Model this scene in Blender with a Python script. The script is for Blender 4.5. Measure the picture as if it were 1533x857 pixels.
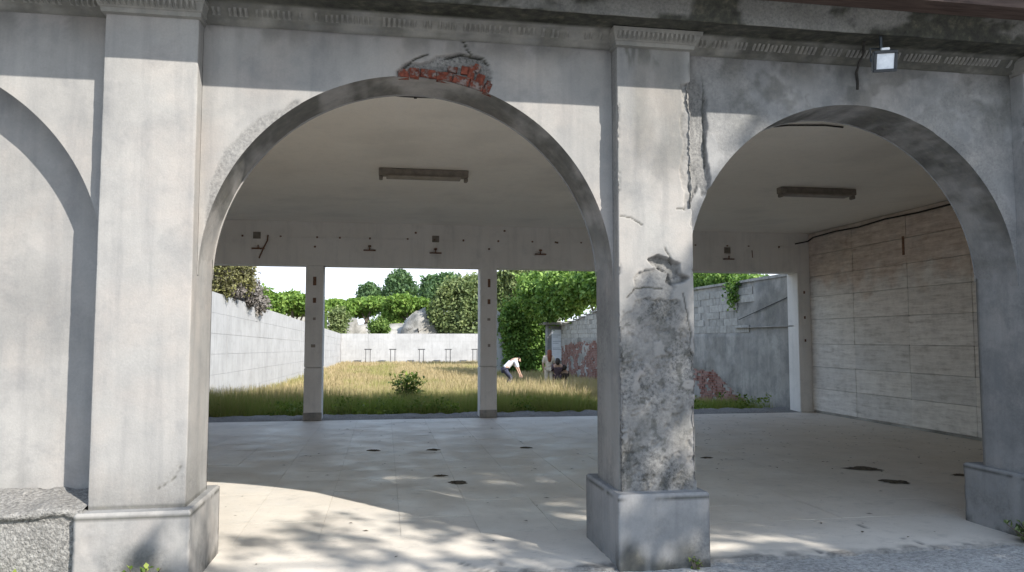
import bpy, math, random
import numpy as np
from mathutils import Vector, Euler
R = math.radians
random.seed(7); rng = np.random.default_rng(7)
scene = bpy.context.scene
for o in list(bpy.data.objects): bpy.data.objects.remove(o)
COL = scene.collection
# ------------------------------------------------------------------ camera, sky, sun, exposure
F_PX, YAW, PITCH = 1139.84, 0.1657, 0.0684
CAM = np.array([0.0, -5.3076, 1.6])
cam = bpy.data.cameras.new('camera'); cam.sensor_width = 36; cam.lens = F_PX/1533*36
cam.clip_start = .05; cam.clip_end = 2000
co = bpy.data.objects.new('camera', cam); COL.objects.link(co)
co.location = CAM; co.rotation_euler = Euler((math.pi/2+PITCH, 0, -YAW), 'XYZ')
scene.camera = co
SUN_DIR = Vector((.80, -1.0, .90)).normalized()          # towards the sun
SUN_EL, SUN_ROT = math.asin(SUN_DIR.z), math.atan2(SUN_DIR.x, SUN_DIR.y)
SUN_E, SKY_S, EXPO = 2.75, 0.15, 1.62
world = bpy.data.worlds.new("World"); scene.world = world; world.use_nodes = True
sun = bpy.data.lights.new('sun', 'SUN'); sun.energy = SUN_E; sun.angle = R(.5); sun.color = (1, .955, .88)
so = bpy.data.objects.new('sun', sun); COL.objects.link(so); so.location = (8, -10, 14)
so.rotation_euler = (-SUN_DIR).to_track_quat('-Z', 'Y').to_euler()
vs = scene.view_settings; vs.view_transform = 'Standard'; vs.look = 'None'; vs.exposure = EXPO; vs.gamma = 1
try: scene.cycles.diffuse_bounces = 10; scene.cycles.max_bounces = 14
except Exception: pass
nt = world.node_tree; nt.nodes.clear()
wo = nt.nodes.new('ShaderNodeOutputWorld'); bg = nt.nodes.new('ShaderNodeBackground'); bg.inputs[1].default_value = SKY_S
sk = nt.nodes.new('ShaderNodeTexSky'); sk.sky_type = 'NISHITA'; sk.sun_disc = False
sk.sun_elevation = SUN_EL; sk.sun_rotation = SUN_ROT; sk.air_density = 1.0; sk.dust_density = .35; sk.ozone_density = 1.6
tc = nt.nodes.new('ShaderNodeTexCoord'); mp = nt.nodes.new('ShaderNodeMapping'); mp.inputs['Scale'].default_value = (1.5, 1.5, 7)
nz = nt.nodes.new('ShaderNodeTexNoise'); nz.inputs['Scale'].default_value = 2.2; nz.inputs['Detail'].default_value = 7; nz.inputs['Roughness'].default_value = .55
rp = nt.nodes.new('ShaderNodeValToRGB'); rp.color_ramp.elements[0].position = .42; rp.color_ramp.elements[1].position = .68
rp.color_ramp.elements[0].color = (.02, .02, .02, 1); rp.color_ramp.elements[1].color = (.85, .85, .85, 1)
mx = nt.nodes.new('ShaderNodeMix'); mx.data_type = 'RGBA'; mx.inputs[7].default_value = (3.1, 3.25, 3.5, 1)
L = nt.links.new
L(tc.outputs['Generated'], mp.inputs[0]); L(mp.outputs[0], nz.inputs['Vector']); L(nz.outputs[0], rp.inputs[0])
dk = nt.nodes.new('ShaderNodeMix'); dk.data_type = 'RGBA'; dk.blend_type = 'DARKEN'; dk.inputs[0].default_value = 1; dk.inputs[7].default_value = (3.3, 3.6, 4.1, 1)   # caps the sky colour to hold down its brightest parts
L(sk.outputs[0], dk.inputs[6]); L(rp.outputs[0], mx.inputs[0]); L(dk.outputs[2], mx.inputs[6]); L(mx.outputs[2], bg.inputs[0]); L(bg.outputs[0], wo.inputs[0])

# ------------------------------------------------------------------ surveying helper: a sight line met with a real plane
_fw = np.array([math.sin(YAW)*math.cos(PITCH), math.cos(YAW)*math.cos(PITCH), math.sin(PITCH)])
_rt = np.array([math.cos(YAW), -math.sin(YAW), 0]); _up = np.cross(_rt, _fw)
def ray(x, y): return _fw + _rt*(x-766.5)/F_PX - _up*(y-428.5)/F_PX
def atY(x, y, Y): r = ray(x, y); return CAM + r*(Y-CAM[1])/r[1]
def atZ(x, y, Z): r = ray(x, y); return CAM + r*(Z-CAM[2])/r[2]
def atX(x, y, X): r = ray(x, y); return CAM + r*(X-CAM[0])/r[0]

# ------------------------------------------------------------------ numpy value noise
def _hash(i, j, k, s):
    h = (i*374761393 + j*668265263 + k*2147483647 + s*974711) & 0xffffffff
    h = ((h ^ (h >> 13))*1274126177) & 0xffffffff
    return ((h ^ (h >> 16)) & 0xffff)/65535.0
def vnoise(p, s=0):
    p = np.asarray(p, float); f = np.floor(p).astype(np.int64); t = p-f; t = t*t*(3-2*t); out = 0
    for a in (0, 1):
        for b in (0, 1):
            for c in (0, 1):
                w = (t[..., 0] if a else 1-t[..., 0])*(t[..., 1] if b else 1-t[..., 1])*(t[..., 2] if c else 1-t[..., 2])
                out = out + w*_hash(f[..., 0]+a, f[..., 1]+b, f[..., 2]+c, s)
    return out
def fbm(p, sc=1, octv=4, s=0):
    p = np.asarray(p, float)*sc; a = .5; out = 0; tot = 0
    for i in range(octv): out = out + a*vnoise(p+i*17.3, s+i); tot += a; a *= .55; p = p*2.03
    return out/tot
def sstep(a, b, x): t = np.clip((x-a)/(b-a), 0, 1); return t*t*(3-2*t)
def seg_dist(P, poly):
    """distance of points P (...,2) to a polyline"""
    d = np.full(P.shape[:-1], 9.)
    for a, b in zip(poly[:-1], poly[1:]):
        a = np.array(a); b = np.array(b); ab = b-a; t = np.clip(((P-a)@ab)/(ab@ab+1e-12), 0, 1)
        d = np.minimum(d, np.linalg.norm(P-a-t[..., None]*ab, axis=-1))
    return d
def inside(P, poly):
    x, z = P[..., 0], P[..., 1]; c = np.zeros(x.shape, bool); n = len(poly)
    for i in range(n):
        x1, z1 = poly[i]; x2, z2 = poly[(i+1) % n]
        if z1 == z2: continue
        c ^= ((z1 > z) != (z2 > z)) & (x < (x2-x1)*(z-z1)/(z2-z1)+x1)
    return c
def blob_mask(P, poly, soft=.02):
    """1 inside the outline, soft rim outside"""
    d = seg_dist(P, list(poly)+[poly[0]]); ins = inside(P, poly)
    return np.where(ins, 1.0, 1-sstep(0, soft, d))
def pxY(pts, Y): return [(atY(x, y, Y)[0], atY(x, y, Y)[2]) for x, y in pts]

# ------------------------------------------------------------------ objects
WORLD = {}
def finish(name, me, org, mat, parent=None, smooth=False):
    if mat is not None: me.materials.append(mat)
    if smooth: me.polygons.foreach_set('use_smooth', [True]*len(me.polygons))
    o = bpy.data.objects.new(name, me); COL.objects.link(o)
    org = np.array(org, float)
    if parent is not None:
        o.parent = parent; o.location = org-WORLD[parent.name]
    else: o.location = org
    WORLD[o.name] = org
    return o
def mesh_np(name, V, F, mat, parent=None, attrs=None, smooth=False, org=None):
    V = np.asarray(V, float).reshape(-1, 3); F = np.asarray(F, np.int32)
    if org is None:
        org = V.mean(0) if len(V) else np.zeros(3); org = np.array([(V[:, 0].min()+V[:, 0].max())/2, (V[:, 1].min()+V[:, 1].max())/2, V[:, 2].min()])
    org = np.array(org, float)
    me = bpy.data.meshes.new(name); n = F.shape[1]
    me.vertices.add(len(V)); me.vertices.foreach_set('co', (V-org).astype(np.float32).ravel())
    me.loops.add(F.size); me.loops.foreach_set('vertex_index', F.ravel())
    me.polygons.add(len(F)); me.polygons.foreach_set('loop_start', np.arange(0, F.size, n, dtype=np.int32))
    try: me.polygons.foreach_set('loop_total', np.full(len(F), n, np.int32))
    except Exception: pass
    me.update(calc_edges=True); me.validate()
    for k, v in (attrs or {}).items():
        a = me.attributes.new(k, 'FLOAT', 'POINT'); a.data.foreach_set('value', np.asarray(v, np.float32).ravel())
    return finish(name, me, org, mat, parent, smooth)
def grid_faces(n, m, wrap=False, flip=False):
    i = np.arange(n if wrap else n-1)[:, None]; j = np.arange(m-1)[None, :]; i2 = (i+1) % n
    f = np.stack([i*m+j, i2*m+j, i2*m+j+1, i*m+j+1], -1).reshape(-1, 4)
    return f[:, ::-1] if flip else f
class MB:
    def __init__(s): s.v = []; s.f = []
    def add(s, V, F):
        b = len(s.v); s.v += [tuple(map(float, p)) for p in V]; s.f += [tuple(int(i)+b for i in f) for f in F]; return s
    def box(s, x0, x1, y0, y1, z0, z1, rot=None, piv=None):
        V = np.array([(x, y, z) for x in (x0, x1) for y in (y0, y1) for z in (z0, z1)], float)
        if rot is not None:
            c = V.mean(0) if piv is None else np.array(piv); V = (V-c)@np.array(Euler(rot).to_matrix()).T+c
        return s.add(V, [(0, 1, 3, 2), (4, 6, 7, 5), (0, 4, 5, 1), (2, 3, 7, 6), (0, 2, 6, 4), (1, 5, 7, 3)])
    def bbox(s, x0, x1, y0, y1, z0, z1, b=.01):
        """box with chamfered edges"""
        bm = [(x0, x1, 0), (y0, y1, 1), (z0, z1, 2)]
        V = []; idx = {}
        for ix in (0, 1):
            for iy in (0, 1):
                for iz in (0, 1):
                    c = [(x0, x1)[ix], (y0, y1)[iy], (z0, z1)[iz]]; sg = [1 if q == 0 else -1 for q in (ix, iy, iz)]
                    for a in range(3):
                        p = [c[k]+(0 if k == a else sg[k]*b) for k in range(3)]; idx[(ix, iy, iz, a)] = len(V); V.append(p)
        F = []
        q = lambda *k: idx[k]
        for a in range(3):
            for e in (0, 1):
                c = [(0, 0), (1, 0), (1, 1), (0, 1)]
                def key(u, v):
                    k = [0, 0, 0]; o = [i for i in range(3) if i != a]; k[a] = e; k[o[0]] = u; k[o[1]] = v; return tuple(k)
                F.append([q(*key(u, v), a) for u, v in c])
        for a in range(3):
            o = [i for i in range(3) if i != a]
            for u in (0, 1):
                for v in (0, 1):
                    k0 = [0]*3; k1 = [0]*3; k0[a] = 0; k1[a] = 1; k0[o[0]] = k1[o[0]] = u; k0[o[1]] = k1[o[1]] = v
                    F.append([q(*k0, o[0]), q(*k1, o[0]), q(*k1, o[1]), q(*k0, o[1])])
        for ix in (0, 1):
            for iy in (0, 1):
                for iz in (0, 1): F.append([q(ix, iy, iz, 0), q(ix, iy, iz, 1), q(ix, iy, iz, 2)])
        return s.add(V, F)
    def tube(s, pts, r, n=8, caps=True):
        pts = [np.array(p, float) for p in pts]; rr = r if hasattr(r, '__len__') else [r]*len(pts); V = []
        for i, p in enumerate(pts):
            t = pts[min(i+1, len(pts)-1)]-pts[max(i-1, 0)]; t = t/(np.linalg.norm(t)+1e-9)
            a = np.array([0, 0, 1.]) if abs(t[2]) < .9 else np.array([1., 0, 0]); u = np.cross(t, a); u /= np.linalg.norm(u); w = np.cross(t, u)
            for k in range(n):
                g = 2*math.pi*k/n; V.append(p+rr[i]*(math.cos(g)*u+math.sin(g)*w))
        F = [(i*n+k, i*n+(k+1) % n, (i+1)*n+(k+1) % n, (i+1)*n+k) for i in range(len(pts)-1) for k in range(n)]
        if caps: F += [tuple(range(n))[::-1], tuple((len(pts)-1)*n+k for k in range(n))]
        return s.add(V, F)
    def build(s, name, mat, parent=None, smooth=False, org=None):
        V = np.array(s.v)
        if org is None: org = np.array([(V[:, 0].min()+V[:, 0].max())/2, (V[:, 1].min()+V[:, 1].max())/2, V[:, 2].min()])
        org = np.array(org, float); me = bpy.data.meshes.new(name); me.from_pydata((V-org).tolist(), [], s.f); me.update()
        import bmesh
        b = bmesh.new(); b.from_mesh(me); bmesh.ops.recalc_face_normals(b, faces=b.faces); b.to_mesh(me); b.free()
        return finish(name, me, org, mat, parent, smooth)
def tag(o, label=None, cat=None, group=None, kind=None):
    if label: o['label'] = label
    if cat: o['category'] = cat
    if group: o['group'] = group
    if kind: o['kind'] = kind
    return o
def thing(name, label, cat, loc=(0, 0, 0), group=None):
    o = bpy.data.objects.new(name, None); COL.objects.link(o); o.location = loc; o.empty_display_size = .2
    WORLD[o.name] = np.array(loc, float); return tag(o, label, cat, group)
def copy_tree(o, parent=None, label=None, loc=None, rotz=None):
    c = o.copy(); COL.objects.link(c)
    if parent is not None: c.parent = parent
    if label: c['label'] = label
    if loc is not None: c.location = loc
    if rotz is not None: c.rotation_euler.z = rotz
    WORLD[c.name] = np.array(c.location)
    for ch in list(o.children): copy_tree(ch, c)
    return c

# ------------------------------------------------------------------ materials
class NT:
    def __init__(s, name):
        s.m = bpy.data.materials.new(name); s.m.use_nodes = True; s.t = s.m.node_tree; s.t.nodes.clear()
        s.out = s.n('ShaderNodeOutputMaterial'); s.geo = s.n('ShaderNodeNewGeometry'); s.pos = s.geo.outputs['Position']
    def n(s, k): return s.t.nodes.new(k)
    def l(s, a, b):
        if hasattr(a, 'is_output') or isinstance(a, bpy.types.NodeSocket): s.t.links.new(a, b)
        else: b.default_value = a if not (isinstance(a, tuple) and len(a) == 3 and b.type == 'RGBA') else (*a, 1)
    def noise(s, sc, det=4, ro=.55, scale=(1, 1, 1), dist=0, off=(0, 0, 0)):
        v = s.pos
        m = s.n('ShaderNodeMapping'); m.inputs['Scale'].default_value = scale; m.inputs['Location'].default_value = off; s.l(v, m.inputs[0]); v = m.outputs[0]
        q = s.n('ShaderNodeTexNoise'); q.inputs['Scale'].default_value = sc; q.inputs['Detail'].default_value = det; q.inputs['Roughness'].default_value = ro
        q.inputs['Distortion'].default_value = dist; s.l(v, q.inputs['Vector']); return q.outputs[0]
    def vor(s, sc, scale=(1, 1, 1), feat='F1'):
        m = s.n('ShaderNodeMapping'); m.inputs['Scale'].default_value = scale; s.l(s.pos, m.inputs[0])
        q = s.n('ShaderNodeTexVoronoi'); q.feature = feat; q.inputs['Scale'].default_value = sc; s.l(m.outputs[0], q.inputs['Vector']); return q.outputs[0]
    def ramp(s, f, *st):
        q = s.n('ShaderNodeValToRGB'); e = q.color_ramp.elements
        while len(e) < len(st): e.new(.5)
        for el, (p, c) in zip(e, st): el.position = p; el.color = (*c, 1) if isinstance(c, tuple) else (c, c, c, 1)
        s.l(f, q.inputs[0]); return q.outputs[0]
    def mix(s, f, a, b, mode='MIX'):
        q = s.n('ShaderNodeMix'); q.data_type = 'RGBA'; q.blend_type = mode; s.l(f, q.inputs[0]); s.l(a, q.inputs[6]); s.l(b, q.inputs[7]); return q.outputs[2]
    def math(s, op, a, b=0.0):
        q = s.n('ShaderNodeMath'); q.operation = op; s.l(a, q.inputs[0]); s.l(b, q.inputs[1]); return q.outputs[0]
    def attr(s, name):
        q = s.n('ShaderNodeAttribute'); q.attribute_name = name; return q.outputs['Fac']
    def rand(s): return s.n('ShaderNodeObjectInfo').outputs['Random']
    def bump(s, h, st=.5, d=.01):
        q = s.n('ShaderNodeBump'); q.inputs['Strength'].default_value = st; q.inputs['Distance'].default_value = d; s.l(h, q.inputs['Height']); return q.outputs[0]
    def pbr(s, col, rough=.9, nrm=None, spec=.3, metal=0):
        p = s.n('ShaderNodeBsdfPrincipled'); s.l(col, p.inputs['Base Color']); s.l(rough, p.inputs['Roughness']); p.inputs['Metallic'].default_value = metal
        p.inputs['Specular IOR Level'].default_value = spec
        if nrm is not None: s.l(nrm, p.inputs['Normal'])
        s.t.links.new(p.outputs[0], s.out.inputs[0]); return s.m
def plaster(name, lo, hi, pink=.25, smudge=.35, grey=(.42, .42, .41), stain=0.0):
    t = NT(name)
    c = t.ramp(t.noise(1.1, 6), (.3, lo), (.7, hi))
    c = t.mix(t.math('MULTIPLY', t.ramp(t.noise(2.1, 5, off=(3, 1, 7)), (.45, 0.), (.7, 1.)), pink), c, (.40, .35, .31))
    streak = t.ramp(t.noise(1.6, 6, .6, scale=(5, 5, .45)), (.48, 0.), (.75, 1.))
    c = t.mix(t.math('MULTIPLY', streak, smudge), c, grey)
    sm = t.ramp(t.noise(3.3, 8, .68, dist=.2, off=(9, 4, 2)), (.52, 0.), (.72, 1.))
    c = t.mix(t.math('MULTIPLY', sm, smudge), c, grey)
    if stain:
        st = t.ramp(t.math('ADD', t.math('MULTIPLY', t.noise(2.6, 9, .72, dist=.15, off=(1, 8, 5)), .8), t.math('MULTIPLY', t.noise(21, 5, .7), .2)), (.46, 0.), (.60, 1.))
        c = t.mix(t.math('MULTIPLY', st, stain), c, (.14, .145, .15))
    fine = t.noise(75, 4, .7); c = t.mix(.16, c, t.ramp(fine, (.3, .3), (.7, .95)), 'MULTIPLY')
    # worn parts: bare render
    b = t.attr('bare'); sp = t.ramp(t.noise(48, 6, .72), (.34, (.068, .068, .066)), (.45, (.16, .156, .15)), (.62, (.265, .256, .24)))
    big = t.ramp(t.noise(4.5, 6, .6, off=(2, 2, 2)), (.36, .62), (.62, 1.0)); sp = t.mix(.75, sp, big, 'MULTIPLY')
    c = t.mix(b, c, sp)
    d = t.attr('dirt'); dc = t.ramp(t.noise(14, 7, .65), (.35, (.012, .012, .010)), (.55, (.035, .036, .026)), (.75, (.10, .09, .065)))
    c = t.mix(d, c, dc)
    h = t.math('ADD', t.math('MULTIPLY', t.noise(9, 5), .5), t.math('MULTIPLY', fine, .22))
    h = t.math('ADD', h, t.math('MULTIPLY', t.math('MULTIPLY', t.noise(38, 6, .7), b), 1.6))
    return t.pbr(c, .92, t.bump(h, .45, .012), .2)
M = {}
M['plaster'] = plaster('aged white plaster', (.245, .237, .226), (.345, .333, .315), .45, .45, (.16, .16, .163), stain=.16)
M['plaster_shabby'] = plaster('stained plaster', (.225, .224, .222), (.32, .315, .308), .2, .5, (.15, .152, .155), stain=.55)
M['plaster_old'] = plaster('worn pillar plaster', (.222, .215, .203), (.31, .30, .283), .4, .55, (.155, .155, .156), stain=.30)
M['plaster_base'] = plaster('plinth render', (.22, .22, .216), (.305, .30, .295), .05, .5, (.15, .15, .155), stain=.3)
M['stone'] = plaster('weathered cornice stone', (.19, .183, .165), (.29, .28, .25), .05, .5, (.13, .13, .12), stain=.4)
M['ceiling'] = plaster('ceiling paint', (.82, .765, .69), (.86, .81, .735), 0, .10)
M['beam'] = plaster('beam paint', (.76, .73, .69), (.83, .80, .765), .05, .26)
M['panel_white'] = plaster('whitewashed concrete', (.37, .37, .375), (.46, .46, .467), 0, .5, (.26, .26, .26), stain=.08)
M['render_grey'] = plaster('grey cement render', (.30, .285, .262), (.43, .412, .38), 0, .5, (.21, .205, .195), stain=.45)
def m_block(name, warm):
    t = NT(name)
    g = t.math('ADD', t.math('MULTIPLY', t.noise(3, 8, .7, scale=(1, .7, 6.5)), .62), t.math('MULTIPLY', t.noise(5, 9, .72, off=(3, 3, 3)), .38)); c = t.ramp(g, (.34, (.47, .44, .41)), (.48, (.70, .675, .645)), (.64, (.85, .83, .80)))
    r = t.rand(); c = t.mix(.6, c, t.ramp(r, (0, (.76, .75, .74)), (.5, (.96, .92, .87)), (1, (1, .98, .95))), 'MULTIPLY')
    if warm:
        sep = t.n('ShaderNodeSeparateXYZ'); t.l(t.pos, sep.inputs[0]); hgt = t.ramp(t.math('ADD', t.math('MULTIPLY', sep.outputs[2], .26), t.math('MULTIPLY', t.noise(1.7, 6), .5)), (.90, 0.), (1.15, .62))
        c = t.mix(hgt, c, t.ramp(g, (.36, (.38, .25, .18)), (.62, (.70, .57, .48))))
    sm = t.ramp(t.noise(2.2, 8, .72, scale=(1, 1, 2.5), off=(4, 4, 4)), (.52, 0.), (.70, .5)); c = t.mix(sm, c, (.44, .42, .40))
    h = t.math('ADD', g, t.math('MULTIPLY', t.noise(40, 5, .7), .4)); return t.pbr(c, .93, t.bump(h, .6, .02), .15)
M['block'] = m_block('board marked concrete blocks', True)
def m_simple(name, a, b, sc=6, rough=.9, bump=.3, spec=.2, scale=(1, 1, 1), bd=.01, var=0, metal=0):
    t = NT(name); n = t.noise(sc, 6, .62, scale=scale); c = t.ramp(n, (.32, a), (.68, b))
    if var: c = t.mix(var, c, t.ramp(t.rand(), (0, .35), (1, 1.0)), 'MULTIPLY')
    return t.pbr(c, rough, t.bump(t.math('ADD', n, t.math('MULTIPLY', t.noise(sc*7, 4, .7), .4)), bump, bd), spec, metal)
M['brick'] = m_simple('red brick', (.17, .055, .034), (.36, .15, .10), 26, .95, .6, .1, var=.5)
def m_brick():
    t = NT('red brick'); n = t.noise(26, 6, .65); c = t.ramp(n, (.32, (.09, .028, .02)), (.68, (.27, .085, .055))); c = t.mix(.5, c, t.ramp(t.rand(), (0, .4), (1, 1.)), 'MULTIPLY')
    res = t.ramp(t.noise(17, 7, .7, off=(3, 1, 2)), (.50, 0.), (.58, .85)); c = t.mix(res, c, (.20, .175, .16)); return t.pbr(c, .95, t.bump(t.math('ADD', n, res), .7, .012), .1)
M['brick'] = m_brick()
M['brick_pale'] = m_simple('faded red brick', (.15, .055, .04), (.36, .235, .205), 3.0, .95, .5, .1, var=.3)
M['cinder'] = m_simple('cinder block', (.32, .305, .28), (.46, .445, .41), 9, .95, .5, .1, var=.35)
M['gap'] = m_simple('dirty mortar joint', (.36, .34, .305), (.5, .475, .43), 8)
M['joint_white'] = m_simple('whitewashed joint', (.35, .35, .355), (.42, .42, .425), 8); M['joint_dark'] = m_simple('dark block joint', (.22, .21, .19), (.5, .48, .45), 1.5)
M['rust'] = m_simple('rusty iron', (.11, .065, .045), (.25, .14, .09), 30, .9, .3)
M['black_iron'] = m_simple('dark painted iron', (.03, .03, .032), (.07, .07, .072), 20, .55, .1, .4)
M['cable'] = m_simple('dark cable', (.02, .02, .018), (.05, .045, .04), 20, .7, .1)
M['fixture'] = m_simple('old lamp housing', (.15, .13, .108), (.24, .21, .175), 12, .6, .1, .3)
M['fixture_pale'] = m_simple('old lamp cap', (.22, .19, .16), (.32, .28, .24), 12, .6, .1, .3)
M['lamp_black'] = m_simple('black cast housing', (.012, .016, .02), (.03, .035, .04), 20, .4, .1, .5)
M['lamp_panel'] = m_simple('lamp reflector', (.55, .58, .62), (.8, .82, .85), 14, .12, .02, .6)
M['lamp_side'] = m_simple('grey lamp housing', (.16, .17, .175), (.22, .23, .235), 14, .5, .02, .4)
M['eave'] = m_simple('brown timber eave', (.045, .030, .025), (.10, .07, .058), 5, .8, .3, .2, scale=(.6, 6, 6))
M['bark'] = m_simple('bark', (.06, .05, .04), (.16, .135, .11), 8, .95, .7, .1, scale=(3, 3, .6))
M['paper'] = m_simple('white notice sheet', (.72, .74, .78), (.80, .82, .86), 4, .7, .02)
M['print'] = m_simple('grey print', (.28, .30, .34), (.38, .40, .45), 9, .8, .02)
M['litter'] = m_simple('dark leaf litter', (.045, .038, .03), (.16, .13, .095), 30, .95, .8, .1)
M['rock'] = m_simple('pale rock', (.15, .145, .13), (.36, .345, .32), .9, .95, .8, .1, bd=.2)
def m_floor(name, warm, dusty):
    t = NT(name)
    c = t.ramp(t.noise(1.3, 8, .62), (.3, (.53, .485, .425)), (.7, (.66, .61, .54)))
    sep = t.n('ShaderNodeSeparateXYZ'); t.l(t.pos, sep.inputs[0])
    rx = t.ramp(t.math('ADD', t.math('MULTIPLY', sep.outputs[0], .1), t.math('MULTIPLY', t.noise(.8, 5), .5)), (.55, 0.), (1.0, .6))
    c = t.mix(t.math('MULTIPLY', rx, warm), c, (.57, .49, .40))
    c = t.mix(.10, c, t.ramp(t.rand(), (0, .62), (1, 1.)), 'MULTIPLY')
    sp = t.ramp(t.noise(5, 9, .75, off=(5, 5, 0)), (.54, 0.), (.70, .6)); c = t.mix(sp, c, (.36, .34, .31))
    sc = t.ramp(t.noise(9, 6, .6, scale=(.5, 3, 1), dist=2.5), (.62, 0.), (.68, .45)); c = t.mix(sc, c, (.20, .19, .175))
    c = t.mix(t.attr('dirt'), c, t.ramp(t.noise(30, 5, .7), (.3, (.05, .048, .045)), (.7, (.26, .25, .235))))
    fl = t.ramp(t.noise(60, 3, .7), (.62, 0.), (.72, .5)); c = t.mix(fl, c, (.2, .19, .17))
    ro = t.ramp(t.noise(2.2, 6, .6, off=(8, 2, 1)), (.3, dusty), (.7, dusty+.28))
    h = t.math('ADD', t.noise(3, 6), t.math('MULTIPLY', t.noise(50, 4, .7), .12)); return t.pbr(c, ro, t.bump(h, .22, .02), .4)
M['tile'] = m_floor('dusty floor tile', .9, .42)
M['apron'] = m_floor('worn concrete apron', .25, .62)
def m_gravel(name, a, b, c3, sc):
    t = NT(name); v = t.vor(sc); c = t.ramp(t.noise(sc*.8, 5, .75), (.3, a), (.5, b), (.72, c3))
    c = t.mix(.6, c, t.ramp(t.noise(1.6, 6, .65), (.3, .55), (.7, 1.)), 'MULTIPLY')
    return t.pbr(c, .95, t.bump(t.math('ADD', t.math('MULTIPLY', v, -.7), t.noise(sc*2, 3)), .8, .012), .15)
M['gravel'] = m_gravel('gravelly asphalt', (.17, .17, .165), (.40, .39, .375), (.60, .59, .56), 42)
M['aggregate'] = m_gravel('exposed aggregate concrete', (.09, .088, .084), (.24, .23, .215), (.40, .385, .36), 52)
M['soil'] = m_gravel('dry field soil', (.19, .145, .08), (.32, .25, .145), (.42, .335, .205), 9)
M['bank'] = m_gravel('grey earth bank', (.16, .15, .125), (.34, .32, .28), (.50, .48, .44), 1.6)
def m_leaf(name, dark, mid, light, tr=.35):
    t = NT(name); a = t.attr('tint'); c = t.ramp(a, (0, dark), (.5, mid), (1, light))
    d = t.n('ShaderNodeBsdfPrincipled'); t.l(c, d.inputs['Base Color']); d.inputs['Roughness'].default_value = .6; d.inputs['Specular IOR Level'].default_value = .25
    q = t.n('ShaderNodeBsdfTranslucent'); t.l(t.mix(1, c, (.95, 1.0, .55), 'MULTIPLY'), q.inputs[0])
    m = t.n('ShaderNodeMixShader'); m.inputs[0].default_value = tr; t.l(d.outputs[0], m.inputs[1]); t.l(q.outputs[0], m.inputs[2]); t.l(m.outputs[0], t.out.inputs[0]); return t.m
M['leaf_ivy'] = m_leaf('ivy leaves', (.06, .125, .028), (.145, .255, .055), (.28, .40, .11))
M['leaf_pine'] = m_leaf('pine needles', (.07, .135, .025), (.16, .27, .055), (.27, .38, .09))
M['leaf_dark'] = m_leaf('dark foliage', (.045, .085, .04), (.09, .16, .07), (.15, .24, .10))
M['leaf_olive'] = m_leaf('olive foliage', (.075, .11, .04), (.17, .22, .09), (.30, .35, .16))
M['leaf_bright'] = m_leaf('fresh foliage', (.05, .10, .02), (.12, .20, .045), (.22, .31, .09))
M['leaf_dead'] = m_leaf('dry twigs', (.07, .062, .058), (.17, .155, .145), (.29, .265, .24), .1)
M['leaf_mixed'] = m_leaf('sparse shrub foliage', (.05, .045, .035), (.13, .125, .06), (.27, .27, .10), .25)
M['leaf_weed'] = m_leaf('weed leaves', (.07, .12, .02), (.17, .24, .05), (.33, .38, .10))
M['grass'] = m_leaf('grass blades', (.21, .28, .07), (.30, .295, .11), (.43, .34, .205), .3)
M['skin'] = m_simple('skin', (.42, .27, .2), (.50, .33, .25), 5, .6, .05)
M['white_cloth'] = m_simple('white cotton', (.68, .68, .74), (.8, .8, .86), 12, .9, .2)
M['cream_cloth'] = m_simple('cream cloth', (.48, .42, .33), (.6, .53, .43), 12, .9, .2)
M['navy_cloth'] = m_simple('dark trousers', (.03, .035, .06), (.06, .065, .1), 12, .9, .2)
M['maroon_cloth'] = m_simple('dark maroon cloth', (.06, .04, .05), (.12, .085, .095), 12, .9, .2)
M['brown_cloth'] = m_simple('dark brown cloth', (.05, .04, .035), (.10, .075, .06), 12, .9, .2)
M['hair_auburn'] = m_simple('auburn hair', (.10, .03, .014), (.22, .075, .04), 30, .6, .3, scale=(5, 5, .7))
M['hair_dark'] = m_simple('dark hair', (.02, .016, .013), (.05, .038, .03), 30, .6, .3, scale=(5, 5, .7))
# ================================================================== THE ARCADE
ZS, ZT, WY, WB = 2.03, 3.82, .13, .60        # arch springing, wall top, wall front, wall back
P1, P2, P3, P0 = (-1.8546, -1.2606), (1.6738, 2.2495), (5.115, 5.70), (-5.37, -4.78)
bld = thing('arcade_building', 'long plastered arcade with round arches on square pillars and a crumbling mossy cornice', 'building', (0, .3, 0))

# ---- pillars
crk2 = [pxY(c, 0) for c in (
    [(930, 324), (943, 327), (951, 333), (962, 337)], [(1034, 243), (1036, 262), (1034, 285), (1038, 313)],
    [(1022, 440), (1027, 462), (1034, 500), (1034, 521), (1043, 549), (1045, 605), (1046, 690)],
    [(938, 446), (952, 432), (975, 431), (992, 433)], [(995, 372), (1003, 388), (1010, 396)], [(1012, 312), (1026, 312)])]
hole2 = pxY([(972, 388), (985, 384), (1000, 389), (1016, 396), (1019, 411), (1031, 416), (1024, 421), (1008, 427), (1000, 422), (1004, 410), (990, 404), (978, 396)], 0)
low2 = pxY([(928, 470), (944, 462), (952, 448), (975, 442), (1000, 446), (1016, 452), (1024, 470), (1034, 520), (1043, 552), (1045, 620), (1046, 735), (925, 735), (926, 600)], 0)
mid2 = pxY([(950, 418), (968, 402), (985, 404), (1004, 412), (1010, 430), (1000, 446), (965, 446), (948, 436)], 0)
edge2 = pxY([(1022, 128), (1034, 124), (1034, 310), (1024, 312), (1027, 285), (1019, 255), (1026, 222), (1020, 190), (1025, 160)], 0)
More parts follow.
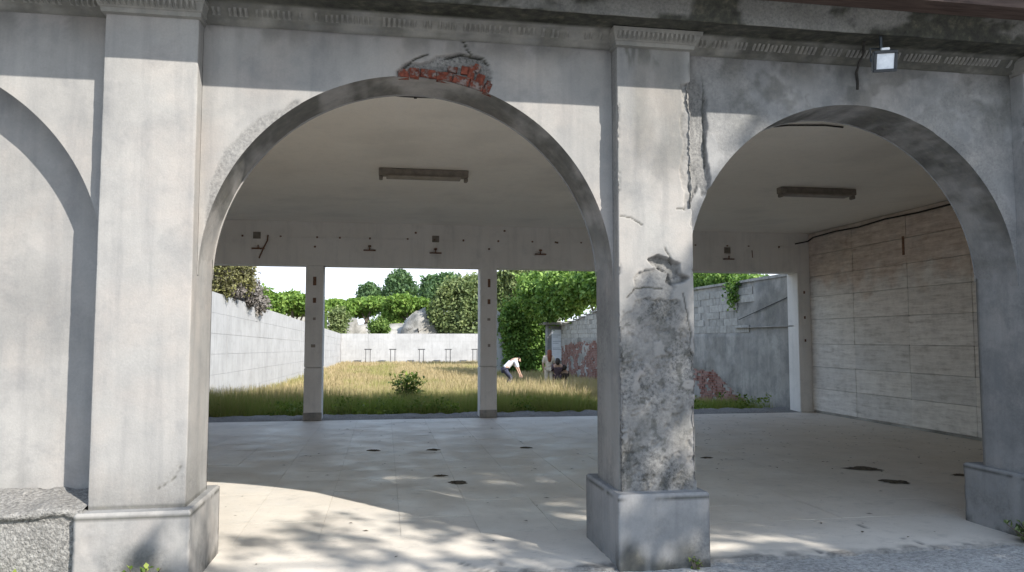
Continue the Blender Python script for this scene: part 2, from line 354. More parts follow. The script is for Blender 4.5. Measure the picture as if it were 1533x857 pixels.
def f_pillar2(P):
    x, y, z = P[..., 0], P[..., 1], P[..., 2]; Q = P[..., [0, 2]]
    w = np.stack([fbm(P, 9, 4, 3)-.5, fbm(P, 9, 4, 9)-.5], -1)*.09+np.stack([fbm(P, 34, 3, 13)-.5, fbm(P, 34, 3, 19)-.5], -1)*.035; Qw = Q+w
    fr = (y < .04).astype(float)
    low = blob_mask(Qw, low2, .010)*fr; mid = blob_mask(Qw, mid2, .010)*fr; hole = blob_mask(Q+w*.25, hole2, .012)*fr; ed = blob_mask(Q+w*.5, edge2, .012)*fr
    island = (sstep(.71, .73, fbm(P, 6.5, 4, 31))*(z > .55))
    low = low*(1-island*.9)
    pock = sstep(.62, .72, fbm(P, 26, 3, 5))
    dep = low*(.006+.012*fbm(P, 30, 4, 7)+.012*pock)+mid*(.012+.018*fbm(P, 22, 4, 2))+hole*(.042+.03*fbm(P, 25, 3, 4))+ed*(.010+.026*fbm(P, 18, 4, 8))
    bare = np.clip(low*(.45+.55*sstep(.36, .58, fbm(P*np.array([1, 1, .7]), 4.5, 5, 88)))+mid*.5+ed*.35+hole*.7, 0, 1); dirt = hole*.22*sstep(.4, .6, fbm(P, 20, 3, 61))
    for c in crk2:
        d = seg_dist(Q+w*.3, c); k = (1-sstep(.002, .007, d))*fr; dep = dep+k*.012; dirt = np.maximum(dirt, k*.7)
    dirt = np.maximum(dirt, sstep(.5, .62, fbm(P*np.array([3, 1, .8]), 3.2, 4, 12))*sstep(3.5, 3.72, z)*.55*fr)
    dirt = np.maximum(dirt, sstep(.52, .66, fbm(P, 7, 4, 40))*low*.24); dirt = np.maximum(dirt, fr*.30*sstep(1.76, 1.84, x)*sstep(2.24, 2.16, x)*sstep(2.66, 2.95, z+.3*(fbm(P, 4, 3, 3)-.5))*sstep(.25, .62, fbm(P*np.array([2.2, 1, .5]), 3, 4, 22)))
    dirt = np.maximum(dirt, sstep(.64, .69, fbm(P, 15, 4, 44))*.45*low)
    side = (x < P2[0]+.03)*(1-fr); bare = np.maximum(bare, side*sstep(.45, .62, fbm(P*np.array([1, 1, .25]), 3, 4, 6))*.45)
    return dep+.004*fbm(P, 3, 3, 1), bare, dirt
def f_pillar1(P):
    z = P[..., 2]; x = P[..., 0]
    chip = blob_mask(P[..., [0, 2]]+(np.stack([fbm(P, 20, 3, 3), fbm(P, 20, 3, 9)], -1)-.5)*.05, [(-1.37, .70), (-1.29, .80), (-1.24, .78), (-1.24, .62), (-1.30, .63)], .02)
    base = sstep(.85, .5, z)*sstep(.42, .62, fbm(P, 4, 4, 2))
    dirt = sstep(.95, 1.0, 1-np.abs(z-.515)/.35)*.55+base*.22
    ln = (1-sstep(.002, .006, seg_dist(P[..., [0, 2]]+(fbm(P, 12, 3, 5)[..., None]-.5)*.05, [(-1.45, .62), (-1.38, .66), (-1.33, .70), (-1.30, .76)])))
    return .004*fbm(P, 3, 3, 1)+ln*.01+chip*.004*fbm(P, 30, 3), np.clip(base*.25+chip*.15, 0, 1), np.clip(dirt+ln*.5, 0, 1)
def f_plain(P): return .004*fbm(P, 3, 3, 1), .25*sstep(.5, .7, fbm(P, 2, 4, 3)), 0*P[..., 0]
def grid_pillar(x0, x1, y0, y1, z0, z1, st, fn, mat, name, parent, back=True):
    r = .008; per = []; nrm = []
    def side(a, b, n, nn):
        for i in range(n): per.append(np.array(a)+(np.array(b)-np.array(a))*i/n); nrm.append(nn)
    nx = max(2, int((x1-x0)/st)); ny = max(2, int((y1-y0)/st/1.3)); q = .7071
    side((x0+r, y0), (x1-r, y0), nx, (0, -1)); per.append(np.array((x1-r, y0))); nrm.append((0, -1)); per.append(np.array((x1-r*.3, y0+r*.3))); nrm.append((q, -q))
    side((x1, y0+r), (x1, y1), ny, (1, 0)); side((x1, y1), (x0, y1), 3, (0, 1)); side((x0, y1), (x0, y0+r), ny, (-1, 0))
    per.append(np.array((x0, y0+r))); nrm.append((-1, 0)); per.append(np.array((x0+r*.3, y0+r*.3))); nrm.append((-q, -q))
    per = np.array(per); nrm = np.array(nrm, float); nz = int((z1-z0)/st)+1; zz = np.linspace(z0, z1, nz); n = len(per)
    P = np.zeros((n, nz, 3)); P[..., 0] = per[:, None, 0]; P[..., 1] = per[:, None, 1]; P[..., 2] = zz[None]
    dep, bare, dirt = fn(P); cd = np.minimum(np.abs(P[..., 0]-x0), np.abs(P[..., 0]-x1))+np.maximum(P[..., 1]-y0-.0, 0); chp = (1.0 if x0 > 1 else .15)*sstep(.03, .0, cd)*sstep(.56, .66, fbm(P, 11, 4, 91)); dep = dep+chp*.014; bare = np.maximum(bare, chp*.5)
    P[..., 0] -= dep*nrm[:, None, 0]; P[..., 1] -= dep*nrm[:, None, 1]
    return mesh_np(name, P, grid_faces(n, nz, True), mat, parent, {'bare': bare, 'dirt': dirt}, smooth=False)
def capital(parent, x0, x1, lab=None):
    """moulded block that carries the cornice line forward round a pillar head"""
    prof = [(.0, 3.755), (-.035, 3.758), (-.04, 3.785), (-.055, 3.79), (-.095, 3.835), (-.11, 3.84), (-.115, 3.866)]
    V = []
    for off, z in prof: V += [(x0+.5*off, WY-.01, z), (x0+.5*off, off, z), (x1-.5*off, off, z), (x1-.5*off, WY-.01, z)]
    b = MB(); n = len(prof)
    b.add(V, [(i*4+k, i*4+k+1, i*4+k+5, i*4+k+4) for i in range(n-1) for k in range(3)]+[(0, 3, 2, 1), tuple((n-1)*4+k for k in range(4))])
    c = b.build('capital', M['stone'], parent)
    r = MB(); w = x1-x0+.04
    for i in range(int(w/.036)):
        xa = x0-.02+i*.036; r.add([(xa+.004, -.056, 3.793), (xa+.03, -.056, 3.793), (xa+.027, -.112, 3.838), (xa+.007, -.112, 3.838), (xa+.017, -.10, 3.80)], [(0, 1, 4), (1, 2, 4), (2, 3, 4), (3, 0, 4)])
    tag(r.build('leaf_moulding', M['stone'], c), kind='stuff') if False else r.build('leaf_moulding', M['stone'], parent)
    return c
def plinth(parent, x0, x1, seed, mat, stain):
    y0, y1, z0, z1 = -.1023, .77, -.12, .5055
    nx, nyy, nz = 34, 40, 30; ch = .014
    per = [(x0+(x1-x0)*i/nx, y0, 0, -1) for i in range(nx)]+[(x1, y0+(y1-y0)*i/nyy, 1, 0) for i in range(nyy)]+[(x1+(x0-x1)*i/6, y1, 0, 1) for i in range(6)]+[(x0, y1+(y0-y1)*i/nyy, -1, 0) for i in range(nyy)]
    per = np.array(per, float); zz = np.concatenate([np.linspace(z0, z1-ch, nz), [z1]]); P = np.zeros((len(per), nz+1, 3)); P[..., :2] = per[:, None, :2]; P[..., 2] = zz[None]
    P[:, -1, 0] -= ch*np.sign(P[:, -1, 0]-(x0+x1)/2)*(np.abs(P[:, -1, 0]-(x0+x1)/2) > (x1-x0)/2-.02); P[:, -1, 1] += ch*np.where(P[:, -1, 1] < y0+.01, 1, np.where(P[:, -1, 1] > y1-.01, -1, 0))
    dep = .006*fbm(P, 4, 4, seed)+.006*sstep(.62, .7, fbm(P, 14, 3, seed+2)); P[:, :-1, 0] -= (dep*per[:, None, 2])[:, :-1]; P[:, :-1, 1] -= (dep*per[:, None, 3])[:, :-1]
    ln = (np.abs(P[..., 2]-.468) < .006)*sstep(.35, .5, fbm(P, 5, 3, seed+4)); dirt = ln*.7+sstep(.12, -.02, P[..., 2])*sstep(.4, .62, fbm(P, 8, 4, seed+3))*.75
    for (sx, sy, sr, a) in stain: dirt = np.maximum(dirt, a*sstep(1, .3, np.hypot((P[..., 0]-sx)/sr, (P[..., 2]-sy)/(sr*1.3))+.5*(fbm(P, 9, 4, 5)-.5))*(P[..., 1] < 0))
    bare = .55*sstep(.45, .65, fbm(P, 5, 4, seed+7))*sstep(.45, .1, P[..., 2])
    o = mesh_np('plinth', P, grid_faces(len(per), nz+1, True), mat, parent, {'bare': bare, 'dirt': np.clip(dirt, 0, .9)})
    t = MB(); t.box(x0+ch, x1-ch, y0+ch, y1-ch, z1-.03, z1-.0005); t.build('plinth_top', M['plaster_base'], parent)
    return o
def pillar(x0, x1, fn, st, mat, seed, stain=()):
    p = grid_pillar(x0, x1, 0, WB, .49, 3.80, st, fn, mat, 'pillar', bld)
    return p
pil1 = pillar(*P1, f_pillar1, .016, M['plaster'], 1); plinth(pil1, -1.895, -1.2036, 11, M['plaster'], [(-1.50, .14, .16, .45), (-1.38, .02, .12, .5)]); capital(pil1, *P1)
pil2 = pillar(*P2, f_pillar2, .0085, M['plaster_old'], 2); plinth(pil2, 1.6233, 2.298, 23, M['plaster_base'], [(1.72, .03, .16, .75), (2.12, .03, .14, .5)]); capital(pil2, *P2)
pil3 = pillar(*P3, f_plain, .03, M['plaster_shabby'], 3); plinth(pil3, 5.0642, 5.74, 35, M['plaster_base'], []); capital(pil3, *P3)
pil0 = pillar(*P0, f_plain, .04, M['plaster'], 4); plinth(pil0, -5.41, -4.73, 47, M['plaster'], []); capital(pil0, *P0)
for p, s in ((pil2, 'pillar with plaster fallen off its lower half and a deep hole'), ): p['label'] = s

# ---- arch walls (front sheet, soffit, inner sheet)
dmg1 = pxY([(590, 132), (592, 122), (598, 104), (610, 94), (628, 96), (642, 92), (652, 86), (666, 83), (690, 80), (700, 84), (716, 83), (728, 92), (735, 108), (734, 126), (728, 150), (700, 160), (640, 150)], WY)
strip1 = pxY([(445, 152), (420, 166), (390, 178), (362, 200), (338, 226), (322, 260), (312, 300), (306, 340), (302, 372), (322, 372), (335, 300), (365, 245), (410, 200), (455, 168)], WY)
crk1 = [pxY(c, WY) for c in ([(694, 62), (698, 72), (706, 82)], [(668, 86), (690, 80), (706, 84), (722, 86), (733, 98)], [(605, 100), (622, 88), (640, 82)])]
def f_arch1(P):
    Q = P[..., [0, 2]]; w = np.stack([fbm(P, 11, 4, 3)-.5, fbm(P, 11, 4, 9)-.5], -1)*.05
    dm = blob_mask(Q+w+np.stack([fbm(P, 40, 3, 13)-.5, fbm(P, 40, 3, 19)-.5], -1)*.02, dmg1, .007); st = blob_mask(Q+w, strip1, .02)
    dep = dm*(.022+.022*fbm(P, 20, 4, 6))+st*(.004+.007*fbm(P, 35, 3, 6)); bare = np.clip(dm*.95+st*.62, 0, 1)
    dirt = dm*.25*sstep(.5, .65, fbm(P, 12, 4, 17))
    for c in crk1:
        k = 1-sstep(.003, .009, seg_dist(Q+w*.4, c)); dep = dep+k*.02; dirt = np.maximum(dirt, k*.9)
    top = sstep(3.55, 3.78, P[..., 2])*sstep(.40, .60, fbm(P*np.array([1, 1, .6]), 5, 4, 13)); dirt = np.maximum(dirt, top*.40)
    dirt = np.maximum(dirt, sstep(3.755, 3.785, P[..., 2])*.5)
    return dep+.005*fbm(P, 2.5, 3, 1), bare, dirt
brk2 = pxY([(1030, 120), (1046, 126), (1056, 150), (1058, 190), (1056, 220), (1060, 250), (1062, 285), (1052, 292), (1044, 275), (1034, 300), (1030, 260)], WY)
crk3 = [pxY(c, WY) for c in ([(1052, 118), (1055, 150), (1056, 200), (1058, 250)],)]
def f_arch2(P):
    x, z = P[..., 0], P[..., 2]; Q = P[..., [0, 2]]; w = np.stack([fbm(P, 12, 4, 3)-.5, fbm(P, 12, 4, 9)-.5], -1)*.06
    bk = blob_mask(Q+w, brk2, .014); dep = bk*(.02+.028*fbm(P, 18, 4, 6)); bare = bk*.7; dirt = 0*bk
    for c in crk3:
        k = 1-sstep(.003, .008, seg_dist(Q+w*.4, c)); dep = dep+k*.014; dirt = np.maximum(dirt, k*.6)
    n = fbm(P, 2.6, 5, 21); dirt = np.maximum(dirt, sstep(.47, .57, n)*sstep(3.0, 3.6, z)*.42*sstep(2.55, 2.7, x))
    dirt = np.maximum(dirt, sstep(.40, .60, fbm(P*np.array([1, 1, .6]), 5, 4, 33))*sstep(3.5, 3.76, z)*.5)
    fl = sstep(.53, .545, fbm(P, 2.2, 5, 51))*sstep(2.6, 3.1, z); dep = dep+fl*.004; bare = np.maximum(bare, fl*.35)
    d = np.abs(np.hypot(x-3.682, np.maximum(z-ZS, 0))-1.43); rim = sstep(.11, .07, d+.05*(fbm(P, 6, 4, 8)-.5))*(x > 4.4); dep = dep+rim*.008; bare = np.maximum(bare, rim*.4)
    return dep+.005*fbm(P, 2.5, 3, 1), bare, dirt
def f_arch0(P): 
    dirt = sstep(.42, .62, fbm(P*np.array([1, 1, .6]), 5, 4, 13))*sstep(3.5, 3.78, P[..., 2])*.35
    return .005*fbm(P, 2.5, 3, 1), .1*sstep(.55, .7, fbm(P, 3, 4, 2)), dirt
def arch_wall(x0, x1, fn, mat, n=250, m=52, ms=14, softfn=None):
    xc, r = (x0+x1)/2, (x1-x0)/2-.004
    th = np.linspace(math.pi, 0, n); cx, cz = xc+r*np.cos(th), ZS+r*np.sin(th)
    # rays to the rectangle
    dx, dz = np.cos(th), np.sin(th); k = np.minimum(np.where(np.abs(dx) > 1e-6, (x1-xc)/np.abs(dx+1e-12), 1e9), np.where(dz > 1e-6, (ZT-ZS)/(dz+1e-12), 1e9))
    ox, oz = xc+dx*k, ZS+dz*k
    for c in (x0, x1):                                    # sharp corners of the rectangle
        j = np.argmin(np.hypot(ox-c, oz-ZT)); ox[j], oz[j] = c, ZT
    t = np.linspace(0, 1, m)**1.25
    P = np.zeros((n, m, 3)); P[..., 0] = cx[:, None]*(1-t)+ox[:, None]*t; P[..., 2] = cz[:, None]*(1-t)+oz[:, None]*t; P[..., 1] = WY
    dep, bare, dirt = fn(P); P[..., 1] += dep
    # soffit (from the front edge inwards)
    s = np.linspace(0, 1, ms); S = np.zeros((n, ms, 3)); S[..., 0] = cx[:, None]; S[..., 2] = cz[:, None]
    yb = WY+dep[:, :1]; S[..., 1] = yb+(WB-yb)*s
    wob = (.012*fbm(S, 5, 4, 77)+.008*fbm(S, 16, 3, 5))*sstep(0, .25, s)[None]; S[..., 0] += wob*np.cos(th)[:, None]; S[..., 2] += wob*np.sin(th)[:, None]
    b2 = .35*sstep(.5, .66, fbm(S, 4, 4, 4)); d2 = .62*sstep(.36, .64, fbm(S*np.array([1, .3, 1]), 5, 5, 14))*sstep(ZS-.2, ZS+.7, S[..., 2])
    V = np.concatenate([P.reshape(-1, 3), S.reshape(-1, 3)]); F = np.concatenate([grid_faces(n, m, flip=False), grid_faces(n, ms, flip=True)+n*m])
    B = P.copy(); B[..., 1] = WB; V = np.concatenate([V, B[::5, ::17].reshape(-1, 3)]); nb = len(B[::5, ::17]); F = np.concatenate([F, grid_faces(nb, B[::5, ::17].shape[1], flip=True)+n*m+n*ms])
    z = np.zeros(B[::5, ::17].shape[:2]); at = {'bare': np.concatenate([bare.ravel(), b2.ravel(), z.ravel()]), 'dirt': np.concatenate([dirt.ravel(), d2.ravel(), z.ravel()])}
    return mesh_np('arch_wall', V, F, mat, bld, at), xc, r
aw1, xc1, r1 = arch_wall(P1[1], P2[0], f_arch1, M['plaster'], 300, 60)
aw2, xc2, r2 = arch_wall(P2[1], P3[0], f_arch2, M['plaster_shabby'], 300, 60)
aw0, xc0, r0 = arch_wall(P0[1], P1[0], f_arch0, M['plaster'], 200, 44)
b = MB(); b.box(5.70, 9.6, WY, WB, -.1, 3.82); b.box(5.74, 9.6, -.06, WY, -.1, .50); b.build('end_wall', M['plaster_shabby'], bld)
aw1['label'] = 'arch wall with broken plaster and red bricks at its crown'; aw2['label'] = 'arch wall blotched with grey stains'
# exposed bricks at the crown of the first arch
def brick_mesh(l, h, d):
    b = MB(); b.bbox(-l/2, l/2, 0, d, 0, h, .004)
    b.v = [(x+random.uniform(-.004, .004), y+random.uniform(-.004, .006)*(y < .02), z+random.uniform(-.006, .004)) for x, y, z in b.v]; return b
random.seed(3)
a = math.acos((.075-xc1)/r1); aend = math.acos((.69-xc1)/r1)
ks = 0
while a > aend:
    l = random.uniform(.07, .13); a2 = a-l/r1; am = (a+a2)/2; h = random.uniform(.055, .066)+(.03 if a < math.acos((.5-xc1)/r1) and random.random() < .5 else 0)
    b = brick_mesh(l*.97, h, .06); o = b.build('brick', M['brick'], aw1, org=(0, 0, 0))
    p = np.array([xc1+(r1+.003)*math.cos(am), WY+.014+random.uniform(-.004, .010), ZS+(r1+.003)*math.sin(am)])
    o.location = p-WORLD[aw1.name]; o.rotation_euler = (random.uniform(-.06, .06), math.pi/2-am+random.uniform(-.05, .05), 0); a = a2; ks += 1
for (x, z, l, h, ry) in ((.60, 3.50, .05, .10, .15), (.66, 3.455, .055, .09, .3), (.555, 3.535, .05, .06, .1), (.64, 3.56, .05, .055, .4), (.47, 3.545, .07, .04, .1)):
    o = brick_mesh(l, h, .06).build('brick', M['brick'], aw1, org=(0, 0, 0)); o.location = np.array([x, WY+.012, z])-WORLD[aw1.name]; o.rotation_euler = (random.uniform(-.1, .1), ry, 0)
# blind arch infill, its sill and rough base
nx, nz = 90, 100; P = np.zeros((nx, nz, 3)); P[..., 0] = np.linspace(P0[1]-.05, P1[0]+.05, nx)[:, None]; P[..., 1] = .35; P[..., 2] = np.linspace(.45, 3.6, nz)[None]; P[..., 1] += .01*fbm(P, 2.5, 4, 3)
low = sstep(.95, .6, P[..., 2]); blot = sstep(.55, .66, fbm(P*np.array([1, 1, 1.6]), 1.6, 5, 19))
mesh_np('blind_panel', P, grid_faces(nx, nz), M['plaster'], bld, {'bare': .10*blot, 'dirt': .05*blot+.15*sstep(.5, .7, fbm(P, 4, 4, 8))*low})
b = MB(); b.box(P0[1]-.05, P1[0]+.05, .37, WB, .4, 3.7); b.build('panel_core', M['plaster'], bld)
nx, ny = 120, 26; P = np.zeros((nx, ny, 3)); P[..., 0] = np.linspace(P0[1]+.02, -1.857, nx)[:, None]
prof = np.array([(.36, .598), (.30, .594), (.22, .585), (.14, .575), (.06, .562), (0, .552), (-.05, .543), (-.07, .537), (-.075, .52), (-.072, .50), (-.05, .492), (-.045, .47)]+[(-.045-.002*i, .44-.045*i) for i in range(14)])
P[..., 1] = prof[None, :, 0]; P[..., 2] = prof[None, :, 1]; nn = fbm(P, 8, 4, 2)-.5; P[..., 1] += nn*.03*sstep(.3, -.05, P[..., 1]); P[..., 2] += nn*.012
crum = sstep(.5, .62, fbm(P, 6, 4, 29))*(P[..., 1] > -.08)*(P[..., 2] > .49); P[..., 2] -= crum*.02
mesh_np('sill', P, grid_faces(nx, ny, flip=True), M['aggregate'], bld)

# ---- cornice, soffit, eave
prof = [(WY+.03, 3.776), (.085, 3.779), (.082, 3.800), (.06, 3.804), (.05, 3.812), (.03, 3.836), (.0, 3.855), (-.012, 3.858), (-.014, 3.874), (-.06, 3.878), (-.12, 3.874), (-.18, 3.872), (-.24, 3.868), (-.285, 3.866), (-.292, 3.858), (-.302, 3.86), (-.306, 3.88), (-.308, 3.91), (-.312, 3.94), (-.315, 3.97), (-.318, 4.0), (-.335, 4.015), (-.34, 4.05)]
xs = np.arange(-5.6, 9.6, .03); P = np.zeros((len(xs), len(prof), 3)); P[..., 0] = xs[:, None]; P[..., 1] = np.array(prof)[None, :, 0]; P[..., 2] = np.array(prof)[None, :, 1]
nn = fbm(P, 7, 4, 2)-.5; sof = (P[..., 1] < -.03)*1.0; P[..., 2] += nn*.012*(.3+sof); P[..., 1] += nn*.012*sof
x, y, z = P[..., 0], P[..., 1], P[..., 2]
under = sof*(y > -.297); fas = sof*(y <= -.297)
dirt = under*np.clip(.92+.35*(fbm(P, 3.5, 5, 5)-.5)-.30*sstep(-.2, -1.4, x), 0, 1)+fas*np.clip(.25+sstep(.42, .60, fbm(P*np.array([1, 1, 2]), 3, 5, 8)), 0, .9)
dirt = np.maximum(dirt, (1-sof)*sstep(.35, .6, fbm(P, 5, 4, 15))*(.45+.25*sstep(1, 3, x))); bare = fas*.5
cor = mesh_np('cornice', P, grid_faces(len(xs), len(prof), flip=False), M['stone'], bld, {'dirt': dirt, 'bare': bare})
rb = MB()
for xa in np.arange(-5.3, 8.5, .036):
    if any(p[0]-.09 < xa < p[1]+.06 for p in (P0, P1, P2, P3)): continue
    if random.random() < .22: continue
    j = random.uniform(-.002, .010); rb.add([(xa+.004, .052+j, 3.812), (xa+.03, .052+j, 3.812), (xa+.027, -.006+j, 3.856), (xa+.007, -.006+j, 3.856), (xa+.017, .008+j, 3.822)], [(0, 1, 4), (1, 2, 4), (2, 3, 4), (3, 0, 4)])
tag(rb.build('leaf_moulding', M['stone'], cor), kind='stuff')
b = MB(); b.box(-5.6, 9.6, -.56, -.345, 4.03, 4.06); ev = b.build('eave', M['eave'], bld)
b = MB(); b.box(-5.6, 9.6, -.60, -.565, 4.0, 4.15); b.build('fascia_board', M['eave'], ev)
b = MB(); b.add([(x_, y_, z_) for x_ in (-5.6, 9.6) for y_, z_ in ((-.64, 4.16), (-.64, 4.28), (10.5, 4.05), (10.5, 3.985))], [(0, 1, 2, 3), (7, 6, 5, 4), (0, 4, 5, 1), (1, 5, 6, 2), (2, 6, 7, 3), (3, 7, 4, 0)]); b.build('roof', M['eave'], bld)
b = MB(); b.box(-5.4, 9.7, WY+.035, WB, 3.8215, 4.135); b.build('wall_head', M['plaster_shabby'], bld)
# ---- interior shell
BY = 10.045
P = np.zeros((60, 44, 3)); P[..., 0] = np.linspace(-5.1, 9.3, 60)[:, None]; P[..., 1] = np.linspace(WB-.03, BY+.3, 44)[None]; P[..., 2] = 3.885+.008*fbm(P, .9, 3, 3)
mesh_np('ceiling', P, grid_faces(60, 44, flip=True), M['ceiling'], bld, {'dirt': .10*sstep(.55, .7, fbm(P, 1.2, 5, 4))})
b = MB(); b.box(-5.4, 9.6, WB, BY+.42, 3.91, 3.98); b.build('ceiling_slab', M['ceiling'], bld)
lw = MB(); lw.box(-5.35, -5.1, WB, BY+.4, -.1, 3.92); lw.build('side_wall', M['beam'], bld)
# rear beam: sheet with a shadow groove and stained lower band
bm_ = MB(); bm_.box(-5.1, 9.3, BY-.005, BY+.42, 3.03, 3.93); beam = bm_.build('rear_beam', M['beam'], bld)
b = MB(); b.box(-3.6, 8.9, BY-.017, BY-.007, 3.575, 3.587); b.build('conduit', M['beam'], beam)
for x in np.arange(-3.3, 8.8, .62):
    c = MB(); q = x+random.uniform(-.12, .12); c.bbox(q-.018, q+.018, BY-.026, BY-.006, 3.56+random.uniform(0, .02), 3.602, .004); c.build('clip', M['rust'], beam)
for x, z in ((-1.37, 3.38), (2.09, 3.40), (2.41, 3.98-.2), (3.52, 3.56), (4.41, 3.45), (.6, 3.70), (5.9, 3.42)):
    c = MB(); c.bbox(x-.02, x+.02, BY-.024, BY-.004, z, z+.035, .004); c.build('clip', M['rust'], beam)
b = MB(); b.tube([(-2.26, BY-.02, 3.61), (-2.27, BY-.02, 3.5), (-2.34, BY-.02, 3.35), (-2.42, BY-.02, 3.15)], .014, 6); b.build('drip_pipe', M['rust'], beam)
b = MB(); b.tube([(7.84, BY-.018, 3.50), (7.85, BY-.018, 3.34)], .01, 5); b.build('drip_pipe', M['rust'], beam)
for xc, w in ((-4.85, .34), (-1.365, .343), (2.086, .342), (5.54, .343)):
    n = 34; xs_ = [(xc-w/2, BY), (xc+w/2, BY), (xc+w/2, BY+.42), (xc-w/2, BY+.42)]
    b = MB(); b.bbox(xc-w/2, xc+w/2, BY, BY+.42, .0, 1.02, .012); b.bbox(xc-w/2, xc+w/2, BY, BY+.42, 1.028, 3.035, .012)
    pst = b.build('rear_post', M['beam'], bld)
    s = MB(); s.bbox(xc-w/2-.006, xc+w/2+.006, BY-.008, BY+.05, 0, .16, .01); s.build('post_foot', M['render_grey'], pst)
    for z, hh in ((2.72, .17), (2.34, .10), (1.98, .05), (1.45, .06)):
        q = MB(); q.bbox(xc-.035+random.uniform(-.02, .02), xc+.035, BY-.008, BY+.002, z-hh/2, z+hh/2, .003); q.build('rust_plate', M['rust'] if hh > .08 else M['fixture_pale'], pst)
b = MB(); b.bbox(8.90, 9.235, BY, BY+.45, 0, 3.035, .012); cp = b.build('rear_post', M['beam'], bld)
for z in (2.6, 2.05, 1.55):
    q = MB(); q.bbox(9.03, 9.07, BY-.008, BY+.002, z-.03, z+.03, .003); q.build('rust_plate', M['rust'], cp)
# right interior wall of big concrete blocks
core = MB(); core.box(9.215, 9.45, WB, BY+.45, -.1, 3.92); sw = core.build('side_wall', M['joint_dark'], bld)
zr = [.05, .526, .987, 1.475, 2.003, 2.492, 2.93, 3.393, 3.88]; yj = [10.04, 8.478, 6.878, 5.38, 3.8, 2.2, .62]
blk = MB(); blk.bbox(-.5, .5, -.5, .5, -.5, .5, .012); proto = blk.build('block', M['block'], sw, org=(0, 0, 0)); first = True
for i in range(8):
    for j in range(6):
        y1, y0 = yj[j], yj[j+1]
        if i == 0 and j < 2: y1, y0 = (10.04, 8.48-.0) if j == 0 else (8.48, 6.878)
        o = proto if first else proto.copy()
        if not first: COL.objects.link(o)
        first = False; px = random.uniform(0, .008); th = .08
        o.scale = (th, (y1-y0)-.009, (zr[i+1]-zr[i])-.009); c = np.array([9.18+th/2+px, (y0+y1)/2, (zr[i]+zr[i+1])/2]); o.location = c-WORLD[sw.name]; o.rotation_euler = (random.uniform(-.003, .003), 0, random.uniform(-.003, .003))
# solid dark strip on the block face, coloured like the shade of a notch
for (px, py, w, h) in ((1352, 368, .06, .34),):
    p = atX(px, py, 9.18); q = MB(); q.bbox(9.176, 9.20, p[1]-w/2, p[1]+w/2, p[2]-h/2, p[2]+h/2, .003); q.build('shade_strip', M['rust'], sw)
# ================================================================== FLOOR
b = MB(); b.box(-5.1, 9.215, .95, BY+.02, -.12, -.0045); fl = tag(b.build('floor', M['gap'], None), kind='structure')
tw = .65; tm = MB(); tm.bbox(-.5, .5, -.5, .5, -.5, .5, .003); tp = tm.build('tile', M['tile'], fl, org=(0, 0, 0)); first = True
ys = np.linspace(1.03, BY, 15); xl = np.arange(-3.75, 9.21, tw)
tsx = MB(); tsx.box(-5.1, -3.755, 1.03, BY, -.06, 0); tsx.build('floor_edge', M['tile'], fl)
for i in range(len(xl)):
    for j in range(14):
        x1 = min(xl[i]+tw, 9.213)
        if x1-xl[i] < .1: continue
        o = tp if first else tp.copy()
        if not first: COL.objects.link(o)
        first = False; o.scale = (x1-xl[i]-.003, ys[j+1]-ys[j]-.003, .05)
        o.location = np.array([(xl[i]+x1)/2, (ys[j]+ys[j+1])/2, -.025+random.uniform(-.0012, .0012)])-WORLD[fl.name]; o.rotation_euler = (random.uniform(-.0015, .0015), random.uniform(-.0015, .0015), 0)
# apron between the pillars: worn concrete with a ragged front edge
xs = np.arange(-5.2, 9.2, .04); tt = np.linspace(0, 1, 26); P = np.zeros((len(xs), 26, 3)); edge = -.02+.10*(fbm(np.stack([xs, 0*xs, 0*xs], -1), 2.5, 4, 3)-.5)+.10*(fbm(np.stack([xs, 0*xs, 0*xs], -1), 9, 4, 5)-.5)-.07*sstep(4.6, 1.5, xs)
P[..., 0] = xs[:, None]; P[..., 1] = edge[:, None]+(1.029-edge[:, None])*tt[None]; P[..., 2] = -.0005+.006*(fbm(P, 3, 4, 6)-.5)
P[:, 0, 2] = -.07; cr = 0*P[..., 0]
for pts in ([(1215, 822), (1228, 828), (1236, 836)], [(1285, 785), (1300, 793), (1310, 797)], [(1350, 805), (1385, 815), (1412, 820)], [(1210, 775), (1232, 783)], [(740, 836), (760, 850)], [(690, 843), (720, 852)]):
    c = [(atZ(x_, y_, 0)[0], atZ(x_, y_, 0)[1]) for x_, y_ in pts]; cr = np.maximum(cr, 1-sstep(.006, .02, seg_dist(P[..., :2], c)))
P[..., 2] -= cr*.008
apd = np.clip(cr*.8+.95*sstep(.20, .02, tt[None]+.25*(fbm(P, 7, 4, 55)-.5))*sstep(.3, .55, fbm(P, 10, 4, 57)), 0, 1); apd[:, :2] = np.maximum(apd[:, :2], .8)
mesh_np('apron', P, grid_faces(len(xs), 26), M['apron'], fl, {'dirt': apd})
# rough kerb at the field edge
xs = np.arange(-5.3, 9.3, .05); prof = np.array([(10.03, -.005), (10.1, .0), (10.3, .012), (10.5, .02), (10.7, .025), (10.85, .02), (10.95, -.02), (11.0, -.12)]); P = np.zeros((len(xs), 8, 3)); P[..., 0] = xs[:, None]; P[..., 1] = prof[None, :, 0]; P[..., 2] = prof[None, :, 1]
nn = fbm(P, 6, 5, 4); P[:, 1:, 2] += ((nn-.4)*.09)[:, 1:]; P[:, 0, 2] += (nn[:, 0]-.5)*.01; P[:, :, 1] += ((nn-.5)*.10)
tag(mesh_np('kerb', P, grid_faces(len(xs), 8), M['aggregate'], None), kind='structure')
